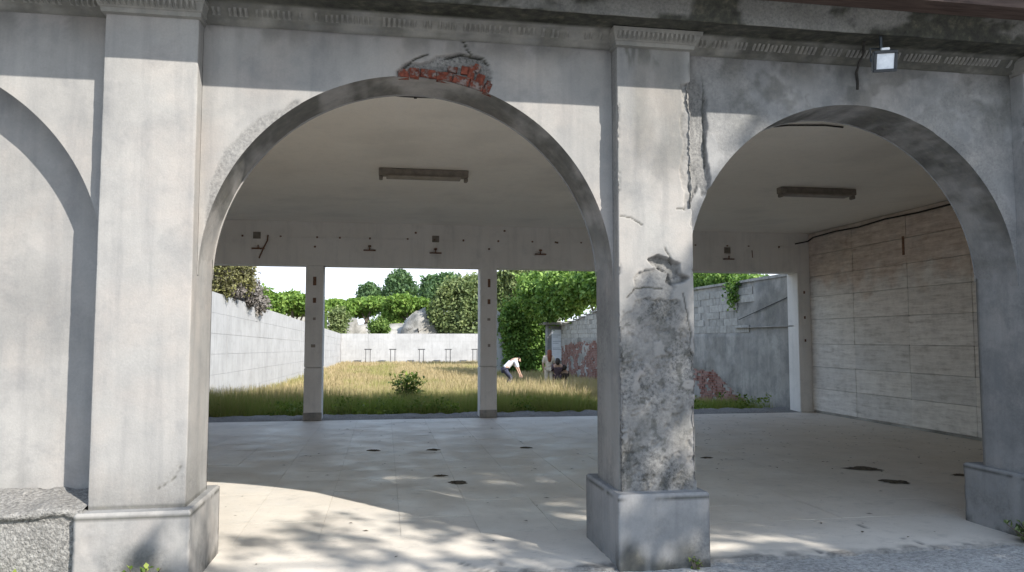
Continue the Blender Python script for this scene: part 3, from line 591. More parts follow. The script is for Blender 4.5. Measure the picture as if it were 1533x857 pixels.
# ================================================================== GROUND
def field_z(y): return -.07-.28*sstep(10.9, 18, y)
xs = np.concatenate([np.arange(-160, -8, 8), np.arange(-8, 14, .5), np.arange(14, 161, 8)]); ys = np.concatenate([np.arange(10.6, 34, .4), np.arange(34, 56, 1.5), np.arange(56, 400, 12)])
P = np.zeros((len(xs), len(ys), 3)); P[..., 0] = xs[:, None]; P[..., 1] = ys[None]; P[..., 2] = field_z(P[..., 1])+.06*(fbm(P, .5, 3, 2)-.5)
tag(mesh_np('field_ground', P, grid_faces(len(xs), len(ys)), M['soil'], None), kind='structure')
xs = np.concatenate([np.arange(-160, -6, 10), np.arange(-6, 9, .1), np.arange(9, 161, 10)]); ys = np.concatenate([np.arange(-160, -6, 10), np.arange(-6, -1, .25), np.arange(-1, 1.0, .08)])
P = np.zeros((len(xs), len(ys), 3)); P[..., 0] = xs[:, None]; P[..., 1] = ys[None]; P[..., 2] = -.016+.036*(fbm(P, 5, 4, 2)-.5)-.06*sstep(.02, .3, P[..., 1])
tag(mesh_np('forecourt', P, grid_faces(len(xs), len(ys)), M['gravel'], None), kind='structure')
# ================================================================== FITTINGS
# fluorescent battens on the ceiling
def batten(x0, x1, y, lab):
    t = thing('ceiling_light', lab, 'ceiling light', ((x0+x1)/2, y, 3.70), 'old batten lights on the arcade ceiling')
    b = MB(); b.bbox(x0, x1, y-.07, y+.07, 3.79, 3.887, .008); b.build('housing', M['fixture'], t)
    b = MB(); b.bbox(x0+.10, x1-.10, y-.10, y+.10, 3.765, 3.789, .008); b.build('reflector', M['fixture_pale'], t)
    for x in (x0+.03, x1-.03):
        b = MB(); b.bbox(x-.025, x+.025, y-.05, y+.05, 3.735, 3.788, .010); b.build('lampholder', M['fixture'], t)
    return t
batten(-.10, 1.11, 5.0, 'dark batten light without tube on the ceiling behind the brick damaged arch')
batten(5.88, 7.13, 5.3, 'dark batten light without tube on the ceiling nearest the block wall')
# floodlight under the cornice
t = thing('floodlight', 'small square floodlight with black frame fixed under the cornice over the right arch', 'floodlight', (3.60, -.1, 3.60))
cx, cy, cz = atY(1325, 92, -.30); rz = -.35; rx = .30
def rp(b, name, mat, piv=(cx, cy, cz)):
    V = np.array(b.v)-np.array(piv); V = V@np.array(Euler((rx, 0, rz)).to_matrix()).T+np.array(piv); b.v = [tuple(v) for v in V]; return b.build(name, mat, t)
w, h = .083, .078
b = MB(); b.bbox(cx-w, cx+w, cy-.0, cy+.055, cz-h, cz+h, .012)
for i in range(7): b.box(cx-w+.014+i*.022, cx-w+.020+i*.022, cy+.055, cy+.085, cz-h+.02, cz+h-.02)
rp(b, 'housing', M['lamp_side'])
b = MB(); e = .022
for q in ((cx-w, cx+w, cz+h-e, cz+h), (cx-w, cx+w, cz-h, cz-h+e), (cx-w, cx-w+e, cz-h+e, cz+h-e), (cx+w-e, cx+w, cz-h+e, cz+h-e)): b.bbox(q[0], q[1], cy-.016, cy+.004, q[2], q[3], .003)
rp(b, 'frame', M['lamp_black'])
b = MB(); b.box(cx-w+e, cx+w-e, cy-.006, cy-.001, cz-h+e, cz+h-e); rp(b, 'glass', M['lamp_panel'])
b = MB(); b.tube([(cx-w-.012, cy+.03, cz), (cx-w-.014, cy+.03, cz+.10), (cx, cy+.04, cz+.11), (cx+w+.014, cy+.03, cz+.10), (cx+w+.012, cy+.03, cz)], .008, 6); b.tube([(cx, cy+.04, cz+.11), (cx, cy+.04, 3.868)], .012, 6); b.build('bracket', M['lamp_black'], t)
b = MB(); b.bbox(cx-.03, cx+.03, cy-.0, cy+.03, cz+h, cz+h+.02, .004); rp(b, 'latch', M['lamp_panel'])
b = MB(); b.tube([(3.60, -.14, 3.868), (3.70, .03, 3.83), (3.702, .075, 3.79), (3.70, .115, 3.72), (3.715, .125, 3.65), (3.712, .126, 3.585)], .010, 6)
tag(b.build('cable', M['cable']), 'short black cable hanging down the wall left of the floodlight', 'cable')
# cables on the ceiling and along the block wall
pts = [atX(1180, 358, 9.0)]
pts = [(8.85, BY-.03, 3.66), (9.05, BY-.03, 3.70), (9.14, BY-.05, 3.72), (9.15, 9.8, 3.78), (9.155, 9.0, 3.80), (9.155, 8.2, 3.775), (9.155, 7.4, 3.81), (9.155, 6.5, 3.785), (9.155, 5.5, 3.80), (9.155, 3.2, 3.8), (9.155, .7, 3.80)]
b = MB(); b.tube(pts, .016, 6); tag(b.build('cable', M['cable']), 'dark cable sagging along the top of the concrete block wall', 'cable')
b = MB(); p = [atZ(x_, y_, 3.872) for x_, y_ in ((584, 143), (604, 145), (622, 146), (650, 147), (668, 149), (686, 153))]; b.tube(p, .007, 5); b.bbox(p[2][0]-.015, p[2][0]+.015, p[2][1]-.015, p[2][1]+.015, 3.86, 3.882, .004)
tag(b.build('cable', M['cable']), 'thin dark cable on the ceiling just behind the crown of the brick damaged arch', 'cable')
b = MB(); p = [atZ(x_, y_, 3.872) for x_, y_ in ((1158, 190), (1180, 188), (1235, 188), (1262, 191))]; b.tube(p, .010, 5); tag(b.build('cable', M['cable']), 'dark cable on the ceiling behind the crown of the right arch', 'cable')
# vent grilles and little lamp brackets on the rear beam
def grille(x, z, lab):
    t = thing('vent_grille', lab, 'vent', (x, BY-.02, z-.065), 'small square vents on the rear beam')
    b = MB(); b.bbox(x-.072, x+.072, BY-.022, BY-.007, z-.066, z+.066, .004); b.build('frame', M['fixture_pale'], t)
    for k in range(5):
        b = MB(); b.box(x-.06, x+.06, BY-.029, BY-.0225, z-.055+k*.024, z-.042+k*.024); b.build('slat', M['fixture'], t)
grille(-2.47, 3.60, 'small square slatted vent on the rear beam, leftmost of the three')
grille(1.00, 3.60, 'small square slatted vent on the rear beam above the middle opening')
grille(7.27, 3.49, 'small square slatted vent on the rear beam seen through the right arch')
def wbracket(x, z, stem, lab):
    t = thing('wall_bracket', lab, 'bracket', (x, BY-.03, z), 'rusty brackets on the rear beam')
    b = MB(); b.bbox(x-.12, x+.12, BY-.05, BY-.006, z-.012, z+.012, .004); b.build('bar', M['rust'], t)
    b = MB(); b.tube([(x, BY-.03, z+.01), (x, BY-.03, z+.07)], .012, 6); b.build('stem', M['rust'], t)
    if stem: b = MB(); b.bbox(x-.03, x+.03, BY-.05, BY-.01, z+.06, z+.10, .008); b.build('knob', M['rust'], t)
wbracket(-2.44, 3.34, 0, 'rusty bracket bar on the rear beam under the leftmost vent')
wbracket(-.31, 3.345, 1, 'rusty bracket with knob on the rear beam, between the left and middle vents')
wbracket(1.0, 3.315, 1, 'rusty bracket with knob on the rear beam under the middle vent')
wbracket(3.16, 3.328, 1, 'rusty bracket with knob on the rear beam right of the second rear post')
wbracket(7.30, 3.30, 0, 'rusty bracket bar on the rear beam under the vent in the right arch')
# leaf litter and dark damp debris lying on the floor
def debris(px, py, w, d, lab, seed, rot=0, grp='dark debris on the arcade floor'):
    c = atZ(px, py, 0); n = 22; V = [(c[0], c[1], .014)]; th = np.linspace(0, 2*math.pi, n, endpoint=False)
    rr = .15+1.25*fbm(np.stack([np.cos(th)*1.3, np.sin(th)*1.3, th*0], -1), 2.4, 4, seed)
    for ring, z in ((.55, .013), (1.0, .0035)):
        for k in range(n):
            a, b_ = w*ring*rr[k]*math.cos(th[k]), d*ring*rr[k]*math.sin(th[k]); V.append((c[0]+a*math.cos(rot)-b_*math.sin(rot), c[1]+a*math.sin(rot)+b_*math.cos(rot), z*random.uniform(.7, 1.2)))
    F = [(0, 1+k, 1+(k+1) % n) for k in range(n)]; F3 = F+[f for k in range(n) for f in ((1+k, 1+n+k, 1+n+(k+1) % n), (1+k, 1+n+(k+1) % n, 1+(k+1) % n))]
    tag(mesh_np('debris_patch', V, F3, M['litter']), lab, 'debris', grp)
debris(1290, 702, .26, .17, 'long dark debris patch on the floor of the right bay, upper one of a pair', 3, -.5)
debris(1340, 722, .20, .17, 'dark debris patch on the floor of the right bay, lower one of a pair', 5, -.2)
debris(1440, 712, .14, .08, 'dark debris patch on the floor beside the plinth at the far right', 7, -.35)
debris(687, 723, .13, .12, 'dark debris patch beside the thin streak of sunlight on the floor', 9, -.6)
debris(659, 713, .10, .06, 'small dark debris patch just behind the thin streak of sunlight', 11)
debris(559, 675, .10, .10, 'dark round spot on the floor below the green sapling, left one of a row', 13)
debris(648, 674, .12, .09, 'dark round spot on the floor left of the second rear post', 15)
debris(788, 671, .13, .10, 'dark round spot on the floor right of the second rear post', 17)
debris(1058, 686, .10, .08, 'dark debris spot on the floor beside the worn pillar', 19)
# scattered dry leaves on the floor (uncountable)
V = []; F = []
for k in range(420):
    x, y = random.uniform(-1.5, 8.8), random.uniform(.3, 9.8)
    if random.random() < .5: x, y = random.uniform(4, 8.9), random.uniform(3.5, 9.8)
    s = random.uniform(.010, .034); a = random.uniform(0, 6.28); z = .004; n = len(V)
    for (u, v, q) in ((-1, 0, 0), (0, -.45, .25), (1.1, 0, .1), (0, .45, .3)): V.append((x+s*(u*math.cos(a)-v*math.sin(a)), y+s*(u*math.sin(a)+v*math.cos(a)), z+q*s*.5))
    F.append((n, n+1, n+2, n+3))
tag(mesh_np('fallen_leaves', V, F, M['litter']), 'scattered small dry leaves lying over the arcade floor', 'leaves', kind='stuff')

# ================================================================== FIELD WALLS
def panel_wall(name, lab, A, B, za, zb, rows, plen, mat, core_m, thick=.25):
    """wall of concrete panels from A to B (plan), visible face on the right-hand side of A->B; top height za->zb"""
    A = np.array(A); B = np.array(B); d = B-A; Ln = np.linalg.norm(d); d /= Ln; nrm = np.array([d[1], -d[0]]); z0 = -.5
    t = thing(name, lab, 'wall', (*((A+B)/2), z0)); q = MB(); back = -nrm*thick
    def quadbox(p0, p1, o0, o1, zb0, zb1, zt0, zt1):
        V = []
        for p, zl, zh in ((p0, zb0, zt0), (p1, zb1, zt1)):
            for o in (o0, o1):
                for z in (zl, zh): V.append((*(p+nrm*o), z))
        return V, [(0, 1, 3, 2), (4, 6, 7, 5), (0, 4, 5, 1), (2, 3, 7, 6), (0, 2, 6, 4), (1, 5, 7, 3)]
    q.add(*quadbox(A, B, -thick, -.022, z0, z0, za, zb)); q.build('wall_core', core_m, t)
    n = int(Ln/plen)
    for i in range(n):
        f0, f1 = i/n, (i+1)/n; t0, t1 = za+(zb-za)*f0, za+(zb-za)*f1; p0 = A+d*(Ln*f0+.006); p1 = A+d*(Ln*f1-.006)
        for r in range(rows):
            g0, g1 = r/rows, (r+1)/rows; o = random.uniform(-.006, .004)
            b = MB(); b.add(*quadbox(p0, p1, -.02, o, z0+(t0-z0)*g0+.003, z0+(t1-z0)*g0+.003, z0+(t0-z0)*g1-.003, z0+(t1-z0)*g1-.003)); b.build('panel', mat, t)
    return t
panel_wall('concrete_wall', 'long sunlit white panel wall along the left side of the field', (-4.72, 10.6), (-3.2, 53.2), 2.98, 1.93, 6, 2.25, M['panel_white'], M['joint_white'])
panel_wall('concrete_wall', 'white panel wall closing the far end of the dry field', (-3.19, 53), (13, 53), 1.94, 1.94, 4, 2.0, M['panel_white'], M['joint_white'])
# right-hand block wall
RX = 8.95
def rtop(y): return np.interp(y, [10.3, 16, 25.5, 30, 34.6], [3.0, 3.02, 2.84, 2.45, 2.1])
rw = thing('block_wall', 'grey rendered wall with bare blocks and red brick showing, right side of the field', 'wall', (9.1, 22, -.5))
ys_ = np.arange(10.32, 33.1, .12); zz = np.linspace(0, 1, 50); P = np.zeros((len(ys_), 50, 3)); P[..., 1] = ys_[:, None]; P[..., 2] = -.6+(rtop(ys_)[:, None]+.6)*zz[None]; P[..., 0] = RX
def brick_zone(y, z, p): 
    a = (.62+.35*(fbm(p, .8, 4, 3)-.5)*2-.085*(y-15.6))*(y > 12.6); a = np.where(y > 12.6, np.clip((y-12.6)*.36, -1, .72)+.5*(fbm(p, .9, 4, 3)-.5), -9); b_ = np.where((y > 24.5), 1.45+.5*(fbm(p, 1.2, 4, 5)-.5)-np.abs(y-28.5)*.06, -9); return np.where((z < np.maximum(a, b_)) & (fbm(p, 1.7, 4, 71) < np.where(y < 22, .74, .63)), 1., 0.)
bz = brick_zone(P[..., 1], P[..., 2], P); P[..., 0] += .03*bz+.012*(fbm(P, 2, 4, 8)-.5)
blkz = ((P[..., 1] > 12.2) & (P[..., 1] < 20) & (P[..., 2] > 1.72)) | ((P[..., 1] > 25) & (P[..., 2] > 1.6)); P[..., 0] += .03*blkz
mesh_np('render_coat', P, grid_faces(len(ys_), 50, flip=True), M['render_grey'], rw, {'dirt': .35*sstep(.5, .65, fbm(P, 1.5, 5, 6)), 'bare': .3*sstep(.5, .7, fbm(P, 2, 4, 66))})
b = MB()
for y0, y1 in zip([10.32, 16, 25.5, 30], [16, 25.5, 30, 33.1]): b.add([(RX+.04, y0, -.6), (RX+.35, y0, -.6), (RX+.35, y0, rtop(y0)), (RX+.04, y0, rtop(y0)), (RX+.04, y1, -.6), (RX+.35, y1, -.6), (RX+.35, y1, rtop(y1)), (RX+.04, y1, rtop(y1))], [(0, 1, 2, 3), (7, 6, 5, 4), (3, 2, 6, 7), (1, 5, 6, 2), (0, 3, 7, 4)])
b.build('wall_core', M['render_grey'], rw)
b = MB()
for y0 in np.arange(10.34, 33, 1.0): b.box(RX-.03, RX+.37, y0, y0+.985, rtop(y0+.5)-.005, rtop(y0+.5)+.055+random.uniform(0, .01))
b.build('coping', M['render_grey'], rw)
bp = MB(); bp.bbox(-.5, .5, -.5, .5, -.5, .5, .02); proto = bp.build('block', M['cinder'], rw, org=(0, 0, 0)); first = True; nb = 0
for r in range(7):
    z = 1.74+r*.19
    for k in range(19):
        y = 12.25+k*.42+(.21 if r % 2 else 0)
        if z+.19 > rtop(y)-.0 or random.random() < .06 or (y < 13.2 and r < 4 and random.random() < .7): continue
        o = proto if first else proto.copy()
        if not first: COL.objects.link(o)
        first = False; o.scale = (.06, .412, .184); o.location = np.array([RX+.042+random.uniform(-.008, .012), y, z+.095])-WORLD[rw.name]; nb += 1
for r in range(6):
    z = 1.62+r*.2
    for k in range(18):
        y = 25.3+k*.43+(.21 if r % 2 else 0)
        if z+.19 > rtop(y) or random.random() < .08 or y > 32.8: continue
        o = proto.copy(); COL.objects.link(o); o.scale = (.06, .415, .188); o.location = np.array([RX+.035+random.uniform(-.008, .012), y, z+.095])-WORLD[rw.name]
# bricks laid bare at the wall foot (too small to pick apart)
b = MB(); b2 = MB()
for zone, y0, y1, zm in ((b, 12.6, 20, 1.0), (b2, 24.6, 33, 1.7)):
    for r in range(int((zm+.5)/.075)):
        z = -.45+r*.075
        for k in range(int((y1-y0)/.26)):
            y = y0+k*.26+(.13 if r % 2 else 0)
            if brick_zone(np.array(y), np.array(z), np.array([RX, y, z])) > .5 and random.random() > .05:
                o_ = random.uniform(-.006, .012); zone.box(RX+.008+o_, RX+.06, y-.122, y+.122, z, z+.063)
tag(b.build('brick', M['brick_pale'], rw), kind='stuff'); tag(b2.build('brick', M['brick_pale'], rw), kind='stuff')
b = MB(); b.tube([atX(1106, 479, RX-.03), atX(1130, 468, RX-.03), atX(1158, 455, RX-.03), atX(1182, 444, RX-.03)], .009, 6); b.build('conduit', M['cable'], rw)
b = MB(); p0, p1 = atX(1100, 491, RX-.02), atX(1190, 485, RX-.02); b.box(RX-.05, RX+.02, p1[1], p0[1], p0[2]-.01, p0[2]+.012); b.build('ledge', M['render_grey'], rw)
# gate pier with white notice and slab at the wall's far end
gp = thing('gate_pier', 'pale pier with a small slab roof at the end of the block wall', 'pier', (8.7, 33.6, -.4))
pl, pr = atY(819, 500, 33.2)[0], RX+.6
b = MB(); b.bbox(pl, pr, 33.2, 33.7, -.5, 2.28, .03); b.build('pier_body', M['plaster_shabby'], gp)
b = MB(); b.bbox(pl-.25, pr+.1, 32.75, 34.0, 2.285, 2.42, .03); b.build('slab_roof', M['plaster'], gp)
s0, s1 = atY(826, 494, 33.17), atY(841, 530, 33.17)
nt_ = thing('notice_board', 'tall white notice sheet with grey print on the pale pier', 'sign', ((s0[0]+s1[0])/2, 33.17, s1[2]))
b = MB(); b.box(s0[0], s1[0], 33.165, 33.19, s1[2]-.35, s0[2]); b.build('sheet', M['paper'], nt_)
for z, q in ((.78, .8), (.70, .55), (.52, .85), (.44, .6), (.24, .7), (.18, .85)):
    zz_ = s1[2]+(s0[2]-s1[2])*z; w_ = (s1[0]-s0[0]); b = MB(); b.box(s0[0]+.08*w_, s0[0]+.08*w_+q*w_, 33.158, 33.1635, zz_-.012, zz_+.012); b.build('print_line', M['print'], nt_)
# pale wing wall end with curved foot (left edge of the ivy)
b = MB(); prof = [(738, 560), (762, 560), (759, 545), (755, 530), (752, 510), (750, 490), (749, 470), (740, 462), (733, 462)]; q = [atY(x_, y_, 36.2) for x_, y_ in prof]; n = len(q)
b.add([(p[0], 35.95, p[2]) for p in q]+[(p[0], 36.6, p[2]) for p in q], [tuple(range(n)), tuple(range(n, 2*n))[::-1]]+[(k, n+k, n+(k+1) % n, (k+1) % n) for k in range(n)])
tag(b.build('wing_wall', M['panel_white']), 'pale wall end with a curved foot at the left edge of the ivy', 'wall')
# target frames in front of the far wall
def frame(px, lab):
    c = atY(px, 524, 52.0); gz = -.4
    t = thing('target_frame', lab, 'target frame', (c[0], 52, gz), 'black target frames before the far wall')
    for s in (-1, 1): b = MB(); b.box(c[0]+s*.16-.024, c[0]+s*.16+.024, 51.97, 52.03, gz, c[2]); b.build('leg', M['black_iron'], t)
    b = MB(); b.box(c[0]-.26, c[0]+.26, 51.95, 52.05, c[2]+.002, c[2]+.07); b.build('top_bar', M['black_iron'], t)
for px, lab in ((551, 'black iron target frame, leftmost before the far white wall'), (588, 'second black iron target frame from the left before the far wall'), (631, 'third black iron target frame from the left before the far wall'), (671, 'fourth black iron target frame, just left of the shaded corner'), (711, 'black iron target frame in the shaded right corner of the far wall')): frame(px, lab)
# ================================================================== BANK BEHIND THE FAR WALL
xs = np.arange(-60, 62, 1.5); ys_ = np.arange(54, 130, 1.5); P = np.zeros((len(xs), len(ys_), 3)); P[..., 0] = xs[:, None]; P[..., 1] = ys_[None]
P[..., 2] = -.45+2.9*sstep(55, 64, P[..., 1])+1.6*(fbm(P, .16, 5, 3)-.35)*sstep(55, 60, P[..., 1])
tag(mesh_np('embankment', P, grid_faces(len(xs), len(ys_)), M['bank'], None, smooth=True), kind='structure')
def boulder(px0, px1, pt, pb, Y, seed, lab):
    a, c = atY(px0, pb, Y), atY(px1, pt, Y); n, m = 26, 16; u = np.linspace(0, 2*math.pi, n, endpoint=False)[:, None]; v = np.linspace(0, 1, m)[None]
    w, h = (c[0]-a[0])/2, c[2]-a[2]+1; rr = np.sqrt(np.clip(1-v**2.2, 0, 1)); P = np.stack([(a[0]+c[0])/2+w*rr*np.cos(u), Y+w*.8*rr*np.sin(u)+0*v, a[2]-1+h*v+0*u], -1)
    nn = fbm(P, .9, 5, seed)-.5; n2 = fbm(P, 2.2, 3, seed+3)-.5; P[..., 0] += (nn*1.1+n2*.5)*w; P[..., 2] += (nn*.45+n2*.3)*h*(v > .1)
    tag(mesh_np('rock_outcrop', P, grid_faces(n, m, True), M['rock']), lab, 'rock', 'pale rock on the bank')
boulder(596, 662, 466, 505, 61, 4, 'pale rock face on the bank left of the big olive green tree'); boulder(508, 548, 478, 505, 61, 9, 'low pale rock on the bank below the umbrella pines'); boulder(400, 460, 458, 495, 58, 12, 'pale rock behind the left field wall')
# ================================================================== FOLIAGE
def leaf_cloud(C, size, n_each, spread, seed, flat=1.0, aspect=.55, up=0):
    """leaf quads round clump centres C (k,3) -> V, F, tint"""
    g = np.random.default_rng(seed); k = len(C); N = k*n_each; ctr = np.repeat(C, n_each, 0)+g.normal(0, 1, (N, 3))*spread*np.array([1, 1, flat])
    a = g.normal(0, 1, (N, 3)); a[:, 2] += up; a /= np.linalg.norm(a, axis=1)[:, None]; b_ = np.cross(a, g.normal(0, 1, (N, 3))); b_ /= np.linalg.norm(b_, axis=1)[:, None]
    s = size*g.uniform(.6, 1.35, (N, 1)); V = np.stack([ctr-a*s, ctr+b_*s*aspect, ctr+a*s, ctr-b_*s*aspect], 1).reshape(-1, 3)
    F = np.arange(N*4).reshape(-1, 4); ct = np.repeat(g.uniform(.08, .95, k), n_each); tint = np.clip(ct+g.normal(0, .18, N), 0, 1); return V, F, np.repeat(tint, 4)
def clumps_in(blobs, per, seed, shell=.55):
    g = np.random.default_rng(seed); out = []; vol = np.array([b[1][0]*b[1][1]*b[1][2] for b in blobs])**.67; vol = vol/vol.sum()
    for (c, r), f in zip(blobs, vol):
        n = max(3, int(per*f)); d = g.normal(0, 1, (n, 3)); d /= np.linalg.norm(d, axis=1)[:, None]; rad = shell+(1-shell)*g.uniform(0, 1, (n, 1))**.6
        lump = .52+.92*fbm(d+np.array(c)*.37, 2.6, 3, seed)[:, None]; out.append(np.array(c)+d*rad*lump*np.array(r))
    return np.concatenate(out)
def crown(root, blobs, per, n_each, size, spread, mat, seed, name='crown', aspect=.55, shell=.55, flat=1.0):
    C = clumps_in(blobs, int(per*1.35), seed, shell); V, F, t = leaf_cloud(C, size*.92, int(n_each*.9), spread*.66, seed+1, flat, aspect); return mesh_np(name, V, F, mat, root, {'tint': t})
def pxblob(x0, x1, y0, y1, Y, dep=None):
    a, b_ = atY(x0, y1, Y), atY(x1, y0, Y); c = (a+b_)/2; r = (b_-a)/2; return (c, (abs(r[0]), dep or abs(r[0])*.9, abs(r[2])))
def tree(name, lab, blobs, tx, Y, gz, mat, per, n_each, size, spread, seed, trunk_r=.16, cat='tree', group=None, shell=.55, flat=1.0):
    tops = sorted(blobs, key=lambda b_: -b_[0][2]); base = np.array([tx, Y, gz]); t = thing(name, lab, cat, base, group)
    crown(t, blobs, per, n_each, size, spread, mat, seed, shell=shell, flat=flat)
    g = random.Random(seed); m = MB(); top = np.array(tops[0][0]); mid = base+(top-base)*.5+np.array([g.uniform(-.2, .2), 0, 0]); m.tube([base-np.array([0, 0, .4]), mid, top], [trunk_r, trunk_r*.75, trunk_r*.3], 7)
    for c, r in blobs: m.tube([base+(top-base)*.45, (np.array(c)+base+(top-base)*.5)/2+np.array([0, 0, .1]), np.array(c)], [trunk_r*.55, trunk_r*.4, trunk_r*.15], 6)
    m.build('trunk', M['bark'], t); return t
G1 = 'trees beyond the far wall'
def T(px, Y): return atY(px, 500, Y)[0]
tree('umbrella_pine', 'umbrella pine with flat bright crown, left one beyond the far wall', [pxblob(519, 548, 449, 466, 70), pxblob(540, 580, 446, 464, 70), pxblob(526, 556, 458, 474, 71)], T(537, 70), 70, 1.8, M['leaf_pine'], 420, 26, .17, .32, 101, group=G1, flat=.5)
tree('umbrella_pine', 'umbrella pine with flat bright crown, right one beside the olive green tree', [pxblob(582, 622, 443, 466, 67), pxblob(612, 648, 448, 462, 67.5), pxblob(574, 602, 458, 486, 68), pxblob(598, 632, 462, 474, 68)], T(598, 67), 67, 1.8, M['leaf_pine'], 560, 26, .17, .32, 103, group=G1, flat=.5)
tree('umbrella_pine', 'small dark umbrella pine at the left of the row beyond the far wall', [pxblob(485, 522, 450, 466, 69), pxblob(496, 530, 454, 478, 69)], T(506, 69), 69, 1.8, M['leaf_pine'], 240, 26, .17, .3, 105, group=G1, flat=.5)
tree('umbrella_pine', 'bright umbrella pine seen left of the first rear post over the white wall', [pxblob(412, 462, 440, 462, 52), pxblob(440, 486, 444, 470, 52), pxblob(425, 470, 450, 472, 53)], T(445, 52), 52, -.3, M['leaf_pine'], 420, 26, .15, .3, 107, flat=.5)
tree('umbrella_pine', 'leaning bushy pine behind the left wall, next to the grey dead brush', [pxblob(376, 408, 432, 462, 38), pxblob(388, 424, 440, 472, 38), pxblob(395, 420, 455, 492, 38.5)], T(404, 38), 38, -.3, M['leaf_pine'], 360, 28, .11, .22, 109, flat=.7)
tree('conifer_tree', 'tall dark conical tree rising highest above the umbrella pines', [pxblob(592, 606, 406, 420, 98), pxblob(583, 616, 412, 434, 98), pxblob(576, 624, 424, 446, 98), pxblob(570, 628, 434, 470, 98)], T(598, 98), 98, 2, M['leaf_dark'], 520, 26, .26, .45, 111, .3, group=G1)
tree('conifer_tree', 'small dark round topped tree left of the tall conical tree', [pxblob(539, 566, 428, 446, 98), pxblob(534, 580, 436, 468, 98)], T(553, 98), 98, 2, M['leaf_dark'], 300, 26, .24, .42, 113, .25, group=G1)
tree('broadleaf_tree', 'dark blue green tree behind the big olive green tree', [pxblob(634, 662, 415, 440, 88), pxblob(650, 690, 412, 436, 88), pxblob(628, 680, 424, 462, 88)], T(650, 88), 88, 2, M['leaf_dark'], 460, 26, .25, .42, 115, .3, group=G1)
tree('broadleaf_tree', 'big olive green bushy tree just beyond the far wall', [pxblob(655, 700, 420, 462, 60), pxblob(676, 735, 413, 460, 60), pxblob(715, 765, 418, 470, 60), pxblob(642, 690, 440, 500, 60), pxblob(670, 740, 440, 508, 59.5), pxblob(720, 770, 450, 510, 60)], T(700, 60), 60, 1.2, M['leaf_olive'], 1100, 28, .15, .3, 117, .3, group=G1)
tree('round_shrub', 'round bright green shrub on the bank below the pines', [pxblob(552, 583, 479, 504, 58)], T(568, 58), 58, 1.2, M['leaf_bright'], 120, 26, .12, .22, 119, .06, 'shrub', shell=.4)
tree('loose_shrub', 'loose grey green shrub at the left end of the far wall', [pxblob(489, 522, 462, 490, 57), pxblob(492, 520, 478, 504, 57)], T(506, 57), 57, 1.2, M['leaf_olive'], 130, 24, .12, .3, 121, .06, 'shrub', shell=.2)
b = MB(); p0, p1 = atY(487, 505, 55), atY(487, 454, 55); b.tube([(p0[0], 55, -.4), (p1[0], 55, p1[2])], [.16, .13], 8); tag(b.build('slender_post', M['leaf_weed']), 'slender yellow green post beside the first rear post, beyond the wall', 'post')
tree('broadleaf_tree', 'light green tree standing behind the ivy right of the second rear post', [pxblob(744, 800, 398, 450, 44), pxblob(775, 840, 392, 440, 44), pxblob(738, 780, 430, 478, 44)], T(770, 44), 44, -.3, M['leaf_olive'], 620, 28, .13, .27, 123, .2)
# ivy over the wall end
iv = thing('ivy', 'thick dark green ivy hanging over the wall behind the stooping people', 'ivy', (7.0, 35.5, -.4))
b = MB(); x0, x1 = atY(754, 500, 36)[0], atY(822, 500, 36)[0]; b.box(x0, x1+.7, 36, 36.5, -.5, atY(760, 462, 36)[2]-.3); b.build('wall_core', M['render_grey'], iv)
g = np.random.default_rng(4); C = []
zt_ = atY(780, 455, 35.8)[2]
for k in range(620):
    x = g.uniform(x0-.05, x1+.15); z = g.uniform(-.35, zt_); C.append((x+.12*math.sin(z*2), 35.85-abs(g.normal(0, .14)), z))
V, F, tt_ = leaf_cloud(np.array(C), .10, 16, .17, 71, 1.6); tt_ = np.clip(tt_*.8+.1*np.sin(V[:, 0]*9+V[:, 2]*.6), 0, 1); mesh_np('foliage', V, F, M['leaf_ivy'], iv, {'tint': tt_})
iv2 = thing('ivy', 'large mass of green creeper growing over the top of the grey block wall', 'ivy', (9.6, 28, 1.5))
bl = [pxblob(775, 830, 412, 470, 34, 1.5), pxblob(815, 880, 405, 468, 31, 1.8), pxblob(845, 905, 400, 452, 28.5, 1.8), pxblob(880, 935, 395, 448, 26, 1.8), pxblob(800, 845, 440, 482, 33, 1.2)]
for y in (24, 22, 20): bl.append((np.array([9.9, y, 3.55]), (.95, 1.4, .9)))
crown(iv2, bl, 1900, 22, .12, .26, M['leaf_ivy'], 73, 'foliage')
b = MB()
for c, r in bl: b.tube([(9.5, c[1], 1.5), (9.5, c[1]+.2, (1.5+c[2])/2), tuple(c)], [.08, .06, .03], 6)
b.build('stem', M['bark'], iv2)
iv3 = thing('ivy', 'creeper tuft hanging over the top of the block wall, seen through the right arch', 'ivy', (9.0, 14.5, 2.5))
bl = [(np.array([9.4, 15.6, 3.35]), (.5, .9, .36)), (np.array([9.35, 14.4, 3.25]), (.42, .8, .28)), (np.array([9.3, 17.2, 3.45]), (.6, 1.0, .5)), (atX(1098, 432, 8.9), (.10, .28, .26)), (atX(1098, 448, 8.9), (.08, .16, .18)), (np.array([9.4, 13.2, 3.12]), (.3, .6, .16))]
crown(iv3, bl, 420, 22, .055, .12, M['leaf_ivy'], 75, 'foliage')
b = MB(); b.tube([(9.3, 13.4, 3.1), (9.25, 14.5, 3.2), (9.3, 16, 3.3)], .03, 6); b.build('stem', M['bark'], iv3)
